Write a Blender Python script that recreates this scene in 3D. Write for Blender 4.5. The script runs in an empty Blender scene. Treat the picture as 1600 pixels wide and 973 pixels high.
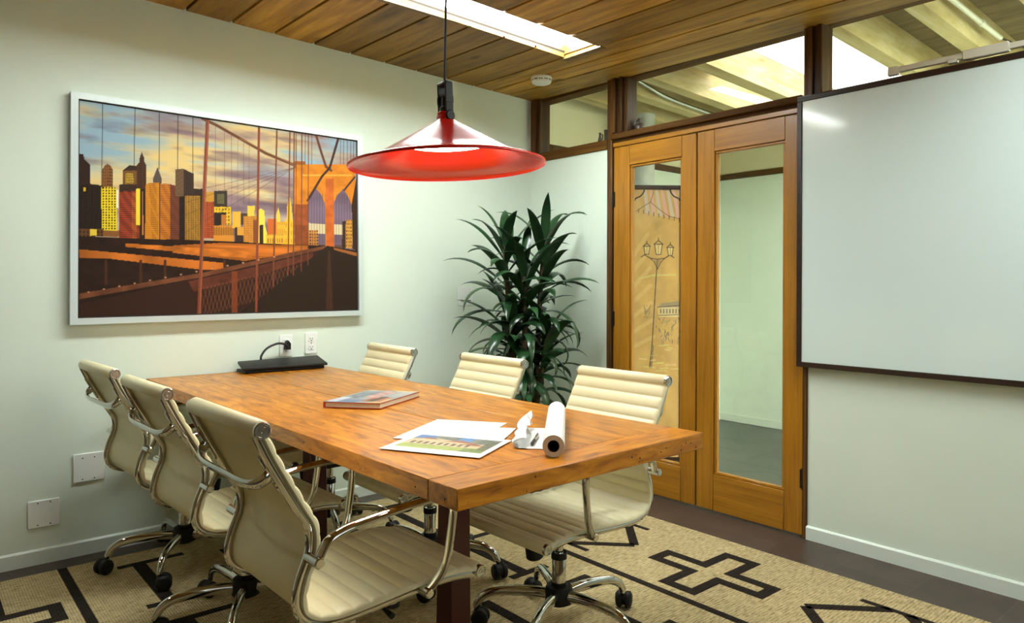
import bpy, bmesh, math, random
import numpy as np
from mathutils import Vector, Matrix

C = bpy.context.scene.collection
SC = bpy.context.scene
random.seed(7)
R = math.radians

# ------------------------------------------------------------------ camera
F, YAW, ROLL, CY = 1120.65, 49.4727, 0.2391, 445.27
cam = bpy.data.cameras.new('camera')
cam.sensor_width = 36.0
cam.lens = F / 1600 * 36
cam.shift_y = -(486.5 - CY) / 1600
cam.clip_start = 0.05
co = bpy.data.objects.new('camera', cam)
C.objects.link(co)
_a, _r = R(YAW), R(ROLL)
_fw = Vector((math.cos(_a), math.sin(_a), 0))
_rt = Vector((math.sin(_a), -math.cos(_a), 0))
_up = Vector((0, 0, 1))
_X = math.cos(_r) * _rt + math.sin(_r) * _up
_Y = -math.sin(_r) * _rt + math.cos(_r) * _up
m4 = Matrix.Identity(4)
for i in range(3):
    m4[i][0] = _X[i]; m4[i][1] = _Y[i]; m4[i][2] = -_fw[i]
m4[2][3] = 1.2
co.matrix_world = m4
SC.camera = co

# ------------------------------------------------------------------ light and exposure
SC.view_settings.view_transform = 'Standard'
SC.view_settings.look = 'None'
SC.view_settings.exposure = 0.6
SC.view_settings.gamma = 1.0
SC.view_settings.use_curve_mapping = False
SKY_L, CORR_L, BULB_L = 26.5, 3.3, 29.0
wd = bpy.data.worlds.new('world')
SC.world = wd
wd.use_nodes = True
wd.node_tree.nodes['Background'].inputs[0].default_value = (0.80, 0.92, 1.0, 1)
wd.node_tree.nodes['Background'].inputs[1].default_value = 1.0
al = bpy.data.lights.new('rear_fill_light', 'AREA')  # area light added behind the camera as fill, no known source
al.shape = 'RECTANGLE'; al.size = 2.0; al.size_y = 1.1; al.energy = 3; al.color = (0.86, 0.97, 1.0)
alo = bpy.data.objects.new('rear_fill_light', al)
C.objects.link(alo)
alo.location = (1.1, -2.10, 1.6)
alo.rotation_euler = (R(90), 0, 0)

# ------------------------------------------------------------------ materials
def new_mat(name):
    m = bpy.data.materials.new(name); m.use_nodes = True
    nt = m.node_tree
    return m, nt, nt.nodes['Principled BSDF']

def N(nt, t, **kw):
    n = nt.nodes.new(t)
    for k, v in kw.items():
        if k.startswith('i_'):
            key = k[2:].replace('_', ' ')
            n.inputs[int(key) if key.isdigit() else key].default_value = v
        else: setattr(n, k, v)
    return n

def L(nt, a, b): nt.links.new(a, b)

def col4(c): return (c[0], c[1], c[2], 1)

def s2l(c):
    return tuple(((x/255)/12.92 if x/255 <= .04045 else ((x/255+.055)/1.055)**2.4) for x in c)

def plain(name, c, rough=.5, metal=0., noise=.06, nscale=6., bump=0., bscale=200., coat=0., spec=.5):
    m, nt, b = new_mat(name)
    b.inputs['Roughness'].default_value = rough
    b.inputs['Metallic'].default_value = metal
    b.inputs['Specular IOR Level'].default_value = spec
    b.inputs['Coat Weight'].default_value = coat
    b.inputs['Coat Roughness'].default_value = .08
    tc = N(nt, 'ShaderNodeTexCoord')
    if noise > 0:
        n = N(nt, 'ShaderNodeTexNoise'); n.inputs['Scale'].default_value = nscale; n.inputs['Detail'].default_value = 4
        r = N(nt, 'ShaderNodeValToRGB')
        lo = [x*(1-noise) for x in c]; hi = [min(1, x*(1+noise)) for x in c]
        r.color_ramp.elements[0].color = col4(lo); r.color_ramp.elements[0].position = .3
        r.color_ramp.elements[1].color = col4(hi); r.color_ramp.elements[1].position = .7
        L(nt, tc.outputs['Object'], n.inputs['Vector']); L(nt, n.outputs['Fac'], r.inputs[0]); L(nt, r.outputs[0], b.inputs['Base Color'])
    else:
        b.inputs['Base Color'].default_value = col4(c)
    if bump > 0:
        n2 = N(nt, 'ShaderNodeTexNoise'); n2.inputs['Scale'].default_value = bscale; n2.inputs['Detail'].default_value = 3
        bp = N(nt, 'ShaderNodeBump'); bp.inputs['Strength'].default_value = bump; bp.inputs['Distance'].default_value = .002
        L(nt, tc.outputs['Object'], n2.inputs['Vector']); L(nt, n2.outputs['Fac'], bp.inputs['Height']); L(nt, bp.outputs[0], b.inputs['Normal'])
    return m

def wood(name, dark, mid, light, axis='y', across=14., along=1.1, rough=.4, vary=.5, knots=False, coat=0., spec=.4, nsc=2.2):
    m, nt, b = new_mat(name)
    b.inputs['Roughness'].default_value = rough
    b.inputs['Specular IOR Level'].default_value = spec
    b.inputs['Coat Weight'].default_value = coat; b.inputs['Coat Roughness'].default_value = .15
    tc = N(nt, 'ShaderNodeTexCoord'); geo = N(nt, 'ShaderNodeNewGeometry')
    off = N(nt, 'ShaderNodeVectorMath', operation='SCALE'); off.inputs[0].default_value = (13.1, 7.7, 3.3)
    L(nt, geo.outputs['Random Per Island'], off.inputs['Scale'])
    add = N(nt, 'ShaderNodeVectorMath', operation='ADD')
    L(nt, tc.outputs['Object'], add.inputs[0]); L(nt, off.outputs[0], add.inputs[1])
    mp = N(nt, 'ShaderNodeMapping')
    sc = {'x': (along, across, across), 'y': (across, along, across), 'z': (across, across, along)}[axis]
    mp.inputs['Scale'].default_value = sc
    L(nt, add.outputs[0], mp.inputs['Vector'])
    n = N(nt, 'ShaderNodeTexNoise'); n.inputs['Scale'].default_value = nsc; n.inputs['Detail'].default_value = 9
    n.inputs['Roughness'].default_value = .62; n.inputs['Distortion'].default_value = .7
    L(nt, mp.outputs[0], n.inputs['Vector'])
    r = N(nt, 'ShaderNodeValToRGB'); cr = r.color_ramp
    cr.elements[0].position = .28; cr.elements[0].color = col4(dark)
    cr.elements[1].position = .72; cr.elements[1].color = col4(light)
    e = cr.elements.new(.5); e.color = col4(mid)
    L(nt, n.outputs['Fac'], r.inputs[0])
    out = r.outputs[0]
    n3 = N(nt, 'ShaderNodeTexNoise'); n3.inputs['Scale'].default_value = 2.6; n3.inputs['Detail'].default_value = 3
    L(nt, add.outputs[0], n3.inputs['Vector'])
    ma = N(nt, 'ShaderNodeMath', operation='MULTIPLY_ADD'); ma.inputs[1].default_value = vary; ma.inputs[2].default_value = 1 - vary/2
    L(nt, geo.outputs['Random Per Island'], ma.inputs[0])
    mb = N(nt, 'ShaderNodeMath', operation='MULTIPLY_ADD'); mb.inputs[1].default_value = .5; mb.inputs[2].default_value = .75
    L(nt, n3.outputs['Fac'], mb.inputs[0])
    mm = N(nt, 'ShaderNodeMath', operation='MULTIPLY'); L(nt, ma.outputs[0], mm.inputs[0]); L(nt, mb.outputs[0], mm.inputs[1])
    hs = N(nt, 'ShaderNodeHueSaturation'); L(nt, out, hs.inputs['Color']); L(nt, mm.outputs[0], hs.inputs['Value'])
    out = hs.outputs[0]
    if knots:
        mk = N(nt, 'ShaderNodeMapping')
        mk.inputs['Scale'].default_value = {'x': (2.2, 5.5, 5.5), 'y': (5.5, 2.2, 5.5), 'z': (5.5, 5.5, 2.2)}[axis]
        L(nt, add.outputs[0], mk.inputs['Vector'])
        v = N(nt, 'ShaderNodeTexVoronoi'); v.inputs['Scale'].default_value = 1.0
        L(nt, mk.outputs[0], v.inputs['Vector'])
        kr = N(nt, 'ShaderNodeValToRGB'); kr.color_ramp.elements[0].position = .05; kr.color_ramp.elements[0].color = (.85, .85, .85, 1)
        kr.color_ramp.elements[1].position = .15; kr.color_ramp.elements[1].color = (0, 0, 0, 1)
        L(nt, v.outputs['Distance'], kr.inputs[0])
        mx = N(nt, 'ShaderNodeMix', data_type='RGBA')
        L(nt, kr.outputs[0], mx.inputs['Factor']); L(nt, out, mx.inputs['A']); mx.inputs['B'].default_value = col4([x*.35 for x in dark])
        out = mx.outputs['Result']
    L(nt, out, b.inputs['Base Color'])
    bp = N(nt, 'ShaderNodeBump'); bp.inputs['Strength'].default_value = .25; bp.inputs['Distance'].default_value = .002
    L(nt, n.outputs['Fac'], bp.inputs['Height']); L(nt, bp.outputs[0], b.inputs['Normal'])
    return m

def chrome_mat(name, c=(.80, .81, .80), rough=.09):
    return plain(name, c, rough=rough, metal=1., noise=0)

def emit(name, c, s):
    m = bpy.data.materials.new(name); m.use_nodes = True; nt = m.node_tree
    nt.nodes.remove(nt.nodes['Principled BSDF'])
    e = N(nt, 'ShaderNodeEmission'); e.inputs[0].default_value = col4(c); e.inputs[1].default_value = s
    L(nt, e.outputs[0], nt.nodes['Material Output'].inputs[0])
    return m

def glass_mat(name, tint=(.97, .97, .94)):
    m = bpy.data.materials.new(name); m.use_nodes = True; nt = m.node_tree
    nt.nodes.remove(nt.nodes['Principled BSDF'])
    fr = N(nt, 'ShaderNodeFresnel'); fr.inputs['IOR'].default_value = 1.5
    t = N(nt, 'ShaderNodeBsdfTransparent'); t.inputs[0].default_value = col4(tint)
    g = N(nt, 'ShaderNodeBsdfGlossy'); g.inputs['Roughness'].default_value = .01
    mx = N(nt, 'ShaderNodeMixShader')
    ge = N(nt, 'ShaderNodeNewGeometry'); om = N(nt, 'ShaderNodeMath', operation='SUBTRACT'); om.inputs[0].default_value = 1.0
    mu = N(nt, 'ShaderNodeMath', operation='MULTIPLY')
    L(nt, ge.outputs['Backfacing'], om.inputs[1]); L(nt, om.outputs[0], mu.inputs[0]); L(nt, fr.outputs[0], mu.inputs[1])
    L(nt, mu.outputs[0], mx.inputs[0]); L(nt, t.outputs[0], mx.inputs[1]); L(nt, g.outputs[0], mx.inputs[2])
    L(nt, mx.outputs[0], nt.nodes['Material Output'].inputs[0])
    return m

def attr_mat(name, rough=.5, coat=0., spec=.4):
    m, nt, b = new_mat(name)
    b.inputs['Specular IOR Level'].default_value = spec
    a = N(nt, 'ShaderNodeAttribute', attribute_name='ink')
    L(nt, a.outputs['Color'], b.inputs['Base Color'])
    b.inputs['Roughness'].default_value = rough; b.inputs['Coat Weight'].default_value = coat
    return m

def tile_floor(name):
    m, nt, b = new_mat(name)
    tc = N(nt, 'ShaderNodeTexCoord')
    br = N(nt, 'ShaderNodeTexBrick'); br.offset = .5
    br.inputs['Color1'].default_value = (.052, .034, .025, 1); br.inputs['Color2'].default_value = (.066, .044, .033, 1)
    br.inputs['Mortar'].default_value = (.085, .062, .05, 1)
    br.inputs['Scale'].default_value = 1.0; br.inputs['Mortar Size'].default_value = .003
    br.inputs['Brick Width'].default_value = .305; br.inputs['Row Height'].default_value = .305
    L(nt, tc.outputs['Object'], br.inputs['Vector'])
    n = N(nt, 'ShaderNodeTexNoise'); n.inputs['Scale'].default_value = 9; n.inputs['Detail'].default_value = 6
    L(nt, tc.outputs['Object'], n.inputs['Vector'])
    ma = N(nt, 'ShaderNodeMath', operation='MULTIPLY_ADD'); ma.inputs[1].default_value = .9; ma.inputs[2].default_value = .55
    L(nt, n.outputs['Fac'], ma.inputs[0])
    hs = N(nt, 'ShaderNodeHueSaturation'); L(nt, br.outputs['Color'], hs.inputs['Color']); L(nt, ma.outputs[0], hs.inputs['Value'])
    L(nt, hs.outputs[0], b.inputs['Base Color'])
    b.inputs['Roughness'].default_value = .42
    return m

def jute(name, c_lo, c_hi):
    m, nt, b = new_mat(name)
    tc = N(nt, 'ShaderNodeTexCoord')
    w = N(nt, 'ShaderNodeTexWave', wave_type='BANDS', bands_direction='Y'); w.inputs['Scale'].default_value = 26; w.inputs['Distortion'].default_value = 1.2
    w.inputs['Detail'].default_value = 2; w.inputs['Detail Scale'].default_value = 3
    w2 = N(nt, 'ShaderNodeTexWave', wave_type='BANDS', bands_direction='X'); w2.inputs['Scale'].default_value = 34; w2.inputs['Distortion'].default_value = 2.
    for x in (w, w2): L(nt, tc.outputs['Object'], x.inputs['Vector'])
    mp = N(nt, 'ShaderNodeMapping'); mp.inputs['Scale'].default_value = (14, 60, 10)
    L(nt, tc.outputs['Object'], mp.inputs['Vector'])
    n = N(nt, 'ShaderNodeTexNoise'); n.inputs['Scale'].default_value = 2.0; n.inputs['Detail'].default_value = 6; n.inputs['Roughness'].default_value = .7
    L(nt, mp.outputs[0], n.inputs['Vector'])
    mul = N(nt, 'ShaderNodeMath', operation='MULTIPLY'); L(nt, w.outputs['Fac'], mul.inputs[0]); L(nt, w2.outputs['Fac'], mul.inputs[1])
    ad = N(nt, 'ShaderNodeMath', operation='MULTIPLY_ADD'); ad.inputs[1].default_value = .3
    L(nt, mul.outputs[0], ad.inputs[0]); L(nt, n.outputs['Fac'], ad.inputs[2])
    r = N(nt, 'ShaderNodeValToRGB'); r.color_ramp.elements[0].position = .34; r.color_ramp.elements[0].color = col4(c_lo)
    r.color_ramp.elements[1].position = .72; r.color_ramp.elements[1].color = col4(c_hi)
    L(nt, ad.outputs[0], r.inputs[0]); L(nt, r.outputs[0], b.inputs['Base Color'])
    bp = N(nt, 'ShaderNodeBump'); bp.inputs['Strength'].default_value = .8; bp.inputs['Distance'].default_value = .004
    L(nt, mul.outputs[0], bp.inputs['Height']); L(nt, bp.outputs[0], b.inputs['Normal'])
    b.inputs['Roughness'].default_value = .95; b.inputs['Specular IOR Level'].default_value = .1
    return m

M = {}
M['bounce_wood'] = wood('warm_bounce_wood', (.10, .06, .02), (.20, .13, .05), (.28, .19, .08), 'z', 10, .8, .5, .4)  # wood invented for the unseen walls, to throw warm light back
M['wall'] = plain('wall_paint', (.69, .78, .68), rough=.55, noise=.015, nscale=3, bump=.06, bscale=260)
M['cream'] = plain('cream_upper_wall', (.78, .73, .50), rough=.6, noise=.02, nscale=3)  # cream tone of the corridor walls above the rail
M['base'] = plain('baseboard_paint', (.70, .78, .70), rough=.35, noise=.01)
M['floor'] = tile_floor('slate_tile')
M['cfloor'] = plain('corridor_slate', (.035, .036, .034), rough=.3, noise=.35, nscale=5)
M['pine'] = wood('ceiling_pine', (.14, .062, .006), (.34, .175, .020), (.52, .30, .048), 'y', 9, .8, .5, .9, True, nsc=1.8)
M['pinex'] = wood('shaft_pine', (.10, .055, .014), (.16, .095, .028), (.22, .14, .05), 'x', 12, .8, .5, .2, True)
M['dark'] = plain('ceiling_void', (.02, .012, .006), rough=.9, noise=0)
M['fir'] = wood('door_fir', (.24, .092, .005), (.35, .148, .008), (.41, .185, .014), 'z', 16, .7, .36, .2, False, .25)
M['firy'] = wood('door_rail_fir', (.24, .092, .005), (.35, .148, .008), (.41, .185, .014), 'y', 16, .7, .36, .2, False, .25)
M['trim'] = wood('trim_wood', (.030, .012, .003), (.070, .028, .005), (.15, .065, .012), 'z', 14, .8, .4, .7)
M['trimy'] = wood('sill_wood', (.04, .015, .003), (.09, .038, .006), (.16, .075, .014), 'y', 14, .8, .65, .4, spec=.15)
M['dbrown'] = wood('dark_frame_wood', (.014, .007, .004), (.026, .013, .008), (.04, .02, .012), 'y', 14, .8, .35, .2)
M['table'] = wood('table_top_wood', (.14, .036, .002), (.42, .150, .006), (.62, .27, .018), 'y', 13, 2.2, .36, .40, False, .12, .4, 3.0)
M['tablex'] = wood('table_end_wood', (.14, .036, .002), (.40, .142, .006), (.58, .25, .018), 'x', 13, 2.2, .36, .35, False, .12, .4, 3.0)
M['hole'] = plain('nail_hole', (.02, .008, .003), rough=.9, noise=0)
M['maroon'] = plain('maroon_paint', (.075, .012, .008), rough=.35, noise=.12, nscale=8)
M['jute'] = jute('jute_weave', (.20, .135, .05), (.68, .55, .30))
M['jutedark'] = jute('dark_weave', (.010, .007, .005), (.035, .026, .02))
M['leather'] = plain('cream_leather', (.76, .70, .44), rough=.42, noise=.02, nscale=12, bump=.12, bscale=380)
M['chrome'] = chrome_mat('chrome', (.66, .66, .63), .055)
M['alu'] = chrome_mat('end_cap_metal', (.62, .63, .60), .22)
M['black'] = plain('black_plastic', (.010, .009, .008), rough=.5, noise=0, spec=.3)
M['silver'] = plain('silver_frame', (.62, .70, .69), rough=.35, metal=.35, noise=.02)
M['wb'] = plain('whiteboard_enamel', (.67, .79, .77), rough=.24, noise=0, coat=.5)
M['red'] = plain('red_enamel', (.60, .010, .004), rough=.24, noise=0, coat=.2, spec=.4)
M['bulb'] = emit('lamp_diffuser', (1.0, .86, .66), BULB_L)
M['sky'] = emit('skylight_daylight', (.93, 1.0, .97), SKY_L)
M['csky'] = emit('corridor_daylight', (.95, 1.0, .96), CORR_L)
M['cfill'] = emit('corridor_fill_glow', (1.0, .98, .88), CORR_L*5.5)
M['glass'] = glass_mat('clear_glass')
M['white'] = plain('white_plastic', (.78, .82, .78), rough=.35, noise=0)
M['slot'] = plain('dark_slot', (.02, .02, .02), rough=.6, noise=0)
M['paper'] = plain('white_paper', (.74, .76, .75), rough=.7, noise=.01)
M['core'] = plain('roll_core', (.02, .012, .01), rough=.8, noise=0)
M['edge'] = plain('paper_edge', (.62, .60, .50), rough=.8, noise=.06, nscale=90)
M['ink'] = attr_mat('printed_sheet', .45)
M['photo'] = attr_mat('printed_photograph', .5, spec=.12)
M['linen'] = attr_mat('painted_screen', .8)
M['redcover'] = plain('red_cover_edge', (.42, .05, .02), rough=.4, noise=0)
M['beam'] = wood('whitewashed_beam', (.44, .33, .13), (.62, .50, .25), (.74, .65, .42), 'x', 7, 1.0, .8, .25, True)
M['board'] = wood('roof_board', (.13, .09, .04), (.22, .16, .08), (.30, .24, .13), 'y', 8, .8, .8, .4)
M['concrete'] = plain('concrete', (.45, .47, .43), rough=.85, noise=.15, nscale=9, bump=.2)
M['leaf'] = plain('dracaena_leaf', (.016, .055, .018), rough=.28, noise=.5, nscale=9, spec=.6)
M['cane'] = plain('dracaena_cane', (.09, .065, .035), rough=.8, noise=.3, nscale=30)
M['pot'] = plain('planter_glaze', (.05, .045, .04), rough=.4, noise=.1)
M['soil'] = plain('soil', (.03, .02, .013), rough=.95, noise=.4, nscale=60)
M['bronze'] = plain('dark_bronze', (.03, .02, .014), rough=.45, metal=.6, noise=.1)
M['jug'] = plain('dark_stoneware', (.07, .05, .035), rough=.4, noise=.3, nscale=20)
M['cream_rail'] = plain('cream_conduit', (.72, .70, .58), rough=.4, noise=.04)
M['pen'] = plain('pen_barrel', (.45, .46, .46), rough=.25, metal=.8, noise=0)
M['cord'] = plain('black_rubber', (.015, .015, .015), rough=.5, noise=0)

# ------------------------------------------------------------------ mesh helpers
def smooth(pts, n=8, closed=False):
    P = [Vector(p) for p in pts]; out = []
    k = len(P)
    rng = range(k if closed else k-1)
    for i in rng:
        if closed: a, b, c, d = P[i-1], P[i], P[(i+1) % k], P[(i+2) % k]
        else:
            b, c = P[i], P[i+1]
            a = P[i-1] if i > 0 else 2*b-c
            d = P[i+2] if i+2 < k else 2*c-b
        for j in range(n):
            t = j/n
            out.append(.5*((2*b)+(c-a)*t+(2*a-5*b+4*c-d)*t*t+(3*b-a-3*c+d)*t**3))
    if not closed: out.append(P[-1])
    return out

class MB:
    def __init__(s): s.bm = bmesh.new()
    def _mi(s, faces, mi):
        for f in faces: f.material_index = mi
    def box(s, x0, x1, y0, y1, z0, z1, mi=0, bev=0., mtx=None, seg=1):
        t = bmesh.new(); bmesh.ops.create_cube(t, size=1)
        bmesh.ops.scale(t, vec=(abs(x1-x0), abs(y1-y0), abs(z1-z0)), verts=t.verts)
        bmesh.ops.translate(t, vec=((x0+x1)/2, (y0+y1)/2, (z0+z1)/2), verts=t.verts)
        if bev > 0: bmesh.ops.bevel(t, geom=t.edges[:], offset=bev, segments=seg, profile=.5, affect='EDGES')
        return s.merge(t, mi, mtx)
    def merge(s, t, mi=0, mtx=None):
        if mtx is not None: bmesh.ops.transform(t, matrix=mtx, verts=t.verts)
        vm = {}
        for v in t.verts: vm[v] = s.bm.verts.new(v.co)
        for f in t.faces:
            try: nf = s.bm.faces.new([vm[v] for v in f.verts]); nf.material_index = mi if mi is not None else f.material_index
            except ValueError: pass
        t.free(); return s
    def hexa(s, v8, mi=0):
        vs = [s.bm.verts.new(v) for v in v8]
        for f in ((3, 2, 1, 0), (4, 5, 6, 7), (0, 1, 5, 4), (1, 2, 6, 5), (2, 3, 7, 6), (3, 0, 4, 7)):
            s.bm.faces.new([vs[i] for i in f]).material_index = mi
        return s
    def prism(s, poly, z0, z1, mi=0, mtx=None):
        t = bmesh.new(); n = len(poly)
        a = [t.verts.new((p[0], p[1], z0)) for p in poly]; b = [t.verts.new((p[0], p[1], z1)) for p in poly]
        t.faces.new(a[::-1]); t.faces.new(b)
        for i in range(n): t.faces.new((a[i], a[(i+1) % n], b[(i+1) % n], b[i]))
        bmesh.ops.recalc_face_normals(t, faces=t.faces)
        return s.merge(t, mi, mtx)
    def tube(s, path, r, seg=10, mi=0, closed=False, flat=(1, 1), ref=None, cap=True):
        P = [Vector(p) for p in path]; n = len(P)
        rs = r if isinstance(r, (list, tuple)) else [r]*n
        T = []
        for i in range(n):
            a = P[i-1] if (i > 0 or closed) else P[i]; b = P[(i+1) % n] if (i < n-1 or closed) else P[i]
            T.append((b-a).normalized())
        u = Vector(ref) if ref is not None else (Vector((0, 0, 1)) if abs(T[0].z) < .9 else Vector((1, 0, 0)))
        rings = []
        for i in range(n):
            if ref is not None: u = Vector(ref)
            u = (u - T[i]*u.dot(T[i]))
            u = u.normalized() if u.length > 1e-6 else T[i].orthogonal().normalized()
            w = T[i].cross(u)
            rings.append([s.bm.verts.new(P[i]+rs[i]*(flat[0]*math.cos(2*math.pi*k/seg)*u+flat[1]*math.sin(2*math.pi*k/seg)*w)) for k in range(seg)])
        for i in range(n if closed else n-1):
            a, b = rings[i], rings[(i+1) % n]
            for k in range(seg):
                s.bm.faces.new((a[k], a[(k+1) % seg], b[(k+1) % seg], b[k])).material_index = mi
        if not closed and cap:
            s.bm.faces.new(rings[0][::-1]).material_index = mi; s.bm.faces.new(rings[-1]).material_index = mi
        return s
    def lathe(s, prof, seg=24, mi=0, mtx=None, closed=False):
        t = bmesh.new(); rings = []
        for r, z in prof:
            if r < 1e-6: rings.append([t.verts.new((0, 0, z))])
            else: rings.append([t.verts.new((r*math.cos(2*math.pi*k/seg), r*math.sin(2*math.pi*k/seg), z)) for k in range(seg)])
        prs = list(zip(rings, rings[1:]))
        if closed: prs.append((rings[-1], rings[0]))
        for a, b in prs:
            for k in range(seg):
                k2 = (k+1) % seg
                if len(a) == 1 and len(b) == 1: continue
                if len(a) == 1: t.faces.new((a[0], b[k], b[k2]))
                elif len(b) == 1: t.faces.new((a[k], b[0], a[k2]))
                else: t.faces.new((a[k], a[k2], b[k2], b[k]))
        return s.merge(t, mi, mtx)
    def cyl(s, p, q, r, seg=16, mi=0, bev=0.):
        p, q = Vector(p), Vector(q); d = q-p; h = d.length
        mt = Matrix.Translation(p) @ d.to_track_quat('Z', 'Y').to_matrix().to_4x4()
        if bev > 0: pr = [(0, 0), (r-bev, 0), (r, bev), (r, h-bev), (r-bev, h), (0, h)]
        else: pr = [(0, 0), (r, 0), (r, h), (0, h)]
        return s.lathe(pr, seg, mi, mt)
    def build(s, name, mats, parent=None, ang=38, origin='base', flip=True):
        bm = s.bm
        if flip: bmesh.ops.recalc_face_normals(bm, faces=bm.faces)
        off = Vector((0, 0, 0)); loc = Vector((0, 0, 0))
        if parent is not None:
            q = parent
            while q is not None: off += q.location; q = q.parent
        elif origin == 'base':
            xs = [v.co for v in bm.verts]
            loc = Vector(((min(v.x for v in xs)+max(v.x for v in xs))/2, (min(v.y for v in xs)+max(v.y for v in xs))/2, min(v.z for v in xs)))
            off = loc
        if off.length > 0: bmesh.ops.translate(bm, vec=-off, verts=bm.verts)
        for e in bm.edges:
            if len(e.link_faces) == 2 and e.link_faces[0].normal.angle(e.link_faces[1].normal, 0) > R(ang): e.smooth = False
        for f in bm.faces: f.smooth = True
        me = bpy.data.meshes.new(name); bm.to_mesh(me); bm.free()
        for mm in (mats if isinstance(mats, (list, tuple)) else [mats]): me.materials.append(M[mm] if isinstance(mm, str) else mm)
        o = bpy.data.objects.new(name, me); C.objects.link(o)
        o.location = loc
        if parent is not None: o.parent = parent
        return o

def tag(o, label, cat, group=None):
    o['label'] = label; o['category'] = cat
    if group: o['group'] = group
    return o

def thing(name, label, cat, loc, group=None):
    o = bpy.data.objects.new(name, None); C.objects.link(o)
    o.location = loc; o.empty_display_size = .1
    return tag(o, label, cat, group)

def struct(o, label=None, cat=None):
    o['kind'] = 'structure'
    if label: o['label'] = label
    if cat: o['category'] = cat
    return o

def copy_tree(o, parent=None):
    c = o.copy(); C.objects.link(c)
    if parent is not None: c.parent = parent
    for ch in o.children: copy_tree(ch, c)
    return c

# ------------------------------------------------------------------ raster painting for printed things
class Canvas:
    def __init__(s, W, H, base=(255, 255, 255)):
        s.W, s.H = W, H
        s.im = np.zeros((H, W, 3)); s.im[:] = base
        s.X, s.Y = np.meshgrid((np.arange(W)+.5)/W, (np.arange(H)+.5)/H)   # v down
        s.hm = None
    def frame(s, quad):
        """source quad (TL,TR,BR,BL) -> unit square"""
        A = []; B = []
        for (x, y), (u, v) in zip(quad, ((0, 0), (1, 0), (1, 1), (0, 1))):
            A.append([x, y, 1, 0, 0, 0, -u*x, -u*y]); B.append(u)
            A.append([0, 0, 0, x, y, 1, -v*x, -v*y]); B.append(v)
        h = np.linalg.solve(np.array(A, float), np.array(B, float)); s.hm = np.append(h, 1).reshape(3, 3)
        Hi = np.linalg.inv(s.hm)
        q = np.stack([s.X, s.Y, np.ones_like(s.X)], -1) @ Hi.T
        s.SX, s.SY = q[..., 0]/q[..., 2], q[..., 1]/q[..., 2]
    def mask(s, pts):
        m = np.zeros(s.X.shape, bool); n = len(pts)
        X, Y = (s.SX, s.SY) if s.hm is not None else (s.X, s.Y)
        for i in range(n):
            (x1, y1), (x2, y2) = pts[i], pts[(i+1) % n]
            if y1 == y2: continue
            c = ((y1 <= Y) & (Y < y2)) | ((y2 <= Y) & (Y < y1))
            m ^= c & (X < (x2-x1)*(Y-y1)/(y2-y1)+x1)
        return m
    def poly(s, pts, c, a=1., pat=None):
        m = s.mask(pts).astype(float)*a
        cc = np.array(c, float)*np.ones_like(s.im)
        if pat is not None: cc = cc*pat[..., None]
        s.im = s.im*(1-m[..., None])+cc*m[..., None]
    def rect(s, x0, y0, x1, y1, c, a=1., pat=None): s.poly([(x0, y0), (x1, y0), (x1, y1), (x0, y1)], c, a, pat)
    def line(s, pts, w, c, a=1.):
        X, Y = (s.SX, s.SY) if s.hm is not None else (s.X, s.Y)
        for (x1, y1), (x2, y2) in zip(pts, pts[1:]):
            dx, dy = x2-x1, y2-y1; l2 = dx*dx+dy*dy+1e-12
            t = np.clip(((X-x1)*dx+(Y-y1)*dy)/l2, 0, 1)
            d = np.hypot(X-x1-t*dx, Y-y1-t*dy)
            m = np.clip(w/2+s.aa-d, 0, s.aa*1.4)/(s.aa*1.4)*a
            s.im = s.im*(1-m[..., None])+np.array(c, float)*m[..., None]
    aa = 1.0
    def noise(s, fx, fy, seed, oct=5):
        rg = np.random.RandomState(seed); out = np.zeros(s.X.shape); amp = 1.; tot = 0
        for o in range(oct):
            nx, ny = max(2, int(fx*2**o)), max(2, int(fy*2**o))
            g = rg.rand(ny+2, nx+2)
            x, y = s.X*nx, s.Y*ny; i, j = x.astype(int), y.astype(int); u, v = x-i, y-j
            u = u*u*(3-2*u); v = v*v*(3-2*v)
            out += amp*(g[j, i]*(1-u)*(1-v)+g[j, i+1]*u*(1-v)+g[j+1, i]*(1-u)*v+g[j+1, i+1]*u*v); tot += amp; amp *= .55
        return out/tot
    def mesh(s, name, tl, tr, br, bl, mat, parent, thick=None):
        off = Vector((0, 0, 0)); q = parent
        while q is not None: off += q.location; q = q.parent
        W, H = s.W, s.H
        u, v = np.meshgrid(np.linspace(0, 1, W), np.linspace(0, 1, H))
        tl, tr, br, bl = [np.array(Vector(p)-off) for p in (tl, tr, br, bl)]
        P = (tl*((1-u)*(1-v))[..., None]+tr*(u*(1-v))[..., None]+br*(u*v)[..., None]+bl*((1-u)*v)[..., None]).reshape(-1, 3)
        idx = np.arange(W*H).reshape(H, W)
        Fc = np.stack([idx[1:, :-1], idx[1:, 1:], idx[:-1, 1:], idx[:-1, :-1]], -1).reshape(-1, 4)
        me = bpy.data.meshes.new(name)
        me.vertices.add(len(P)); me.vertices.foreach_set('co', P.ravel())
        me.loops.add(Fc.size); me.loops.foreach_set('vertex_index', Fc.ravel())
        me.polygons.add(len(Fc)); me.polygons.foreach_set('loop_start', np.arange(0, Fc.size, 4)); me.polygons.foreach_set('loop_total', np.full(len(Fc), 4))
        me.update(); me.validate()
        c = np.clip(s.im/255, 0, 1); lin = np.where(c <= .04045, c/12.92, ((c+.055)/1.055)**2.4)
        at = me.color_attributes.new('ink', 'FLOAT_COLOR', 'POINT')
        at.data.foreach_set('color', np.concatenate([lin.reshape(-1, 3), np.ones((W*H, 1))], 1).ravel())
        me.materials.append(M[mat])
        o = bpy.data.objects.new(name, me); C.objects.link(o); o.parent = parent
        return o

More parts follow.
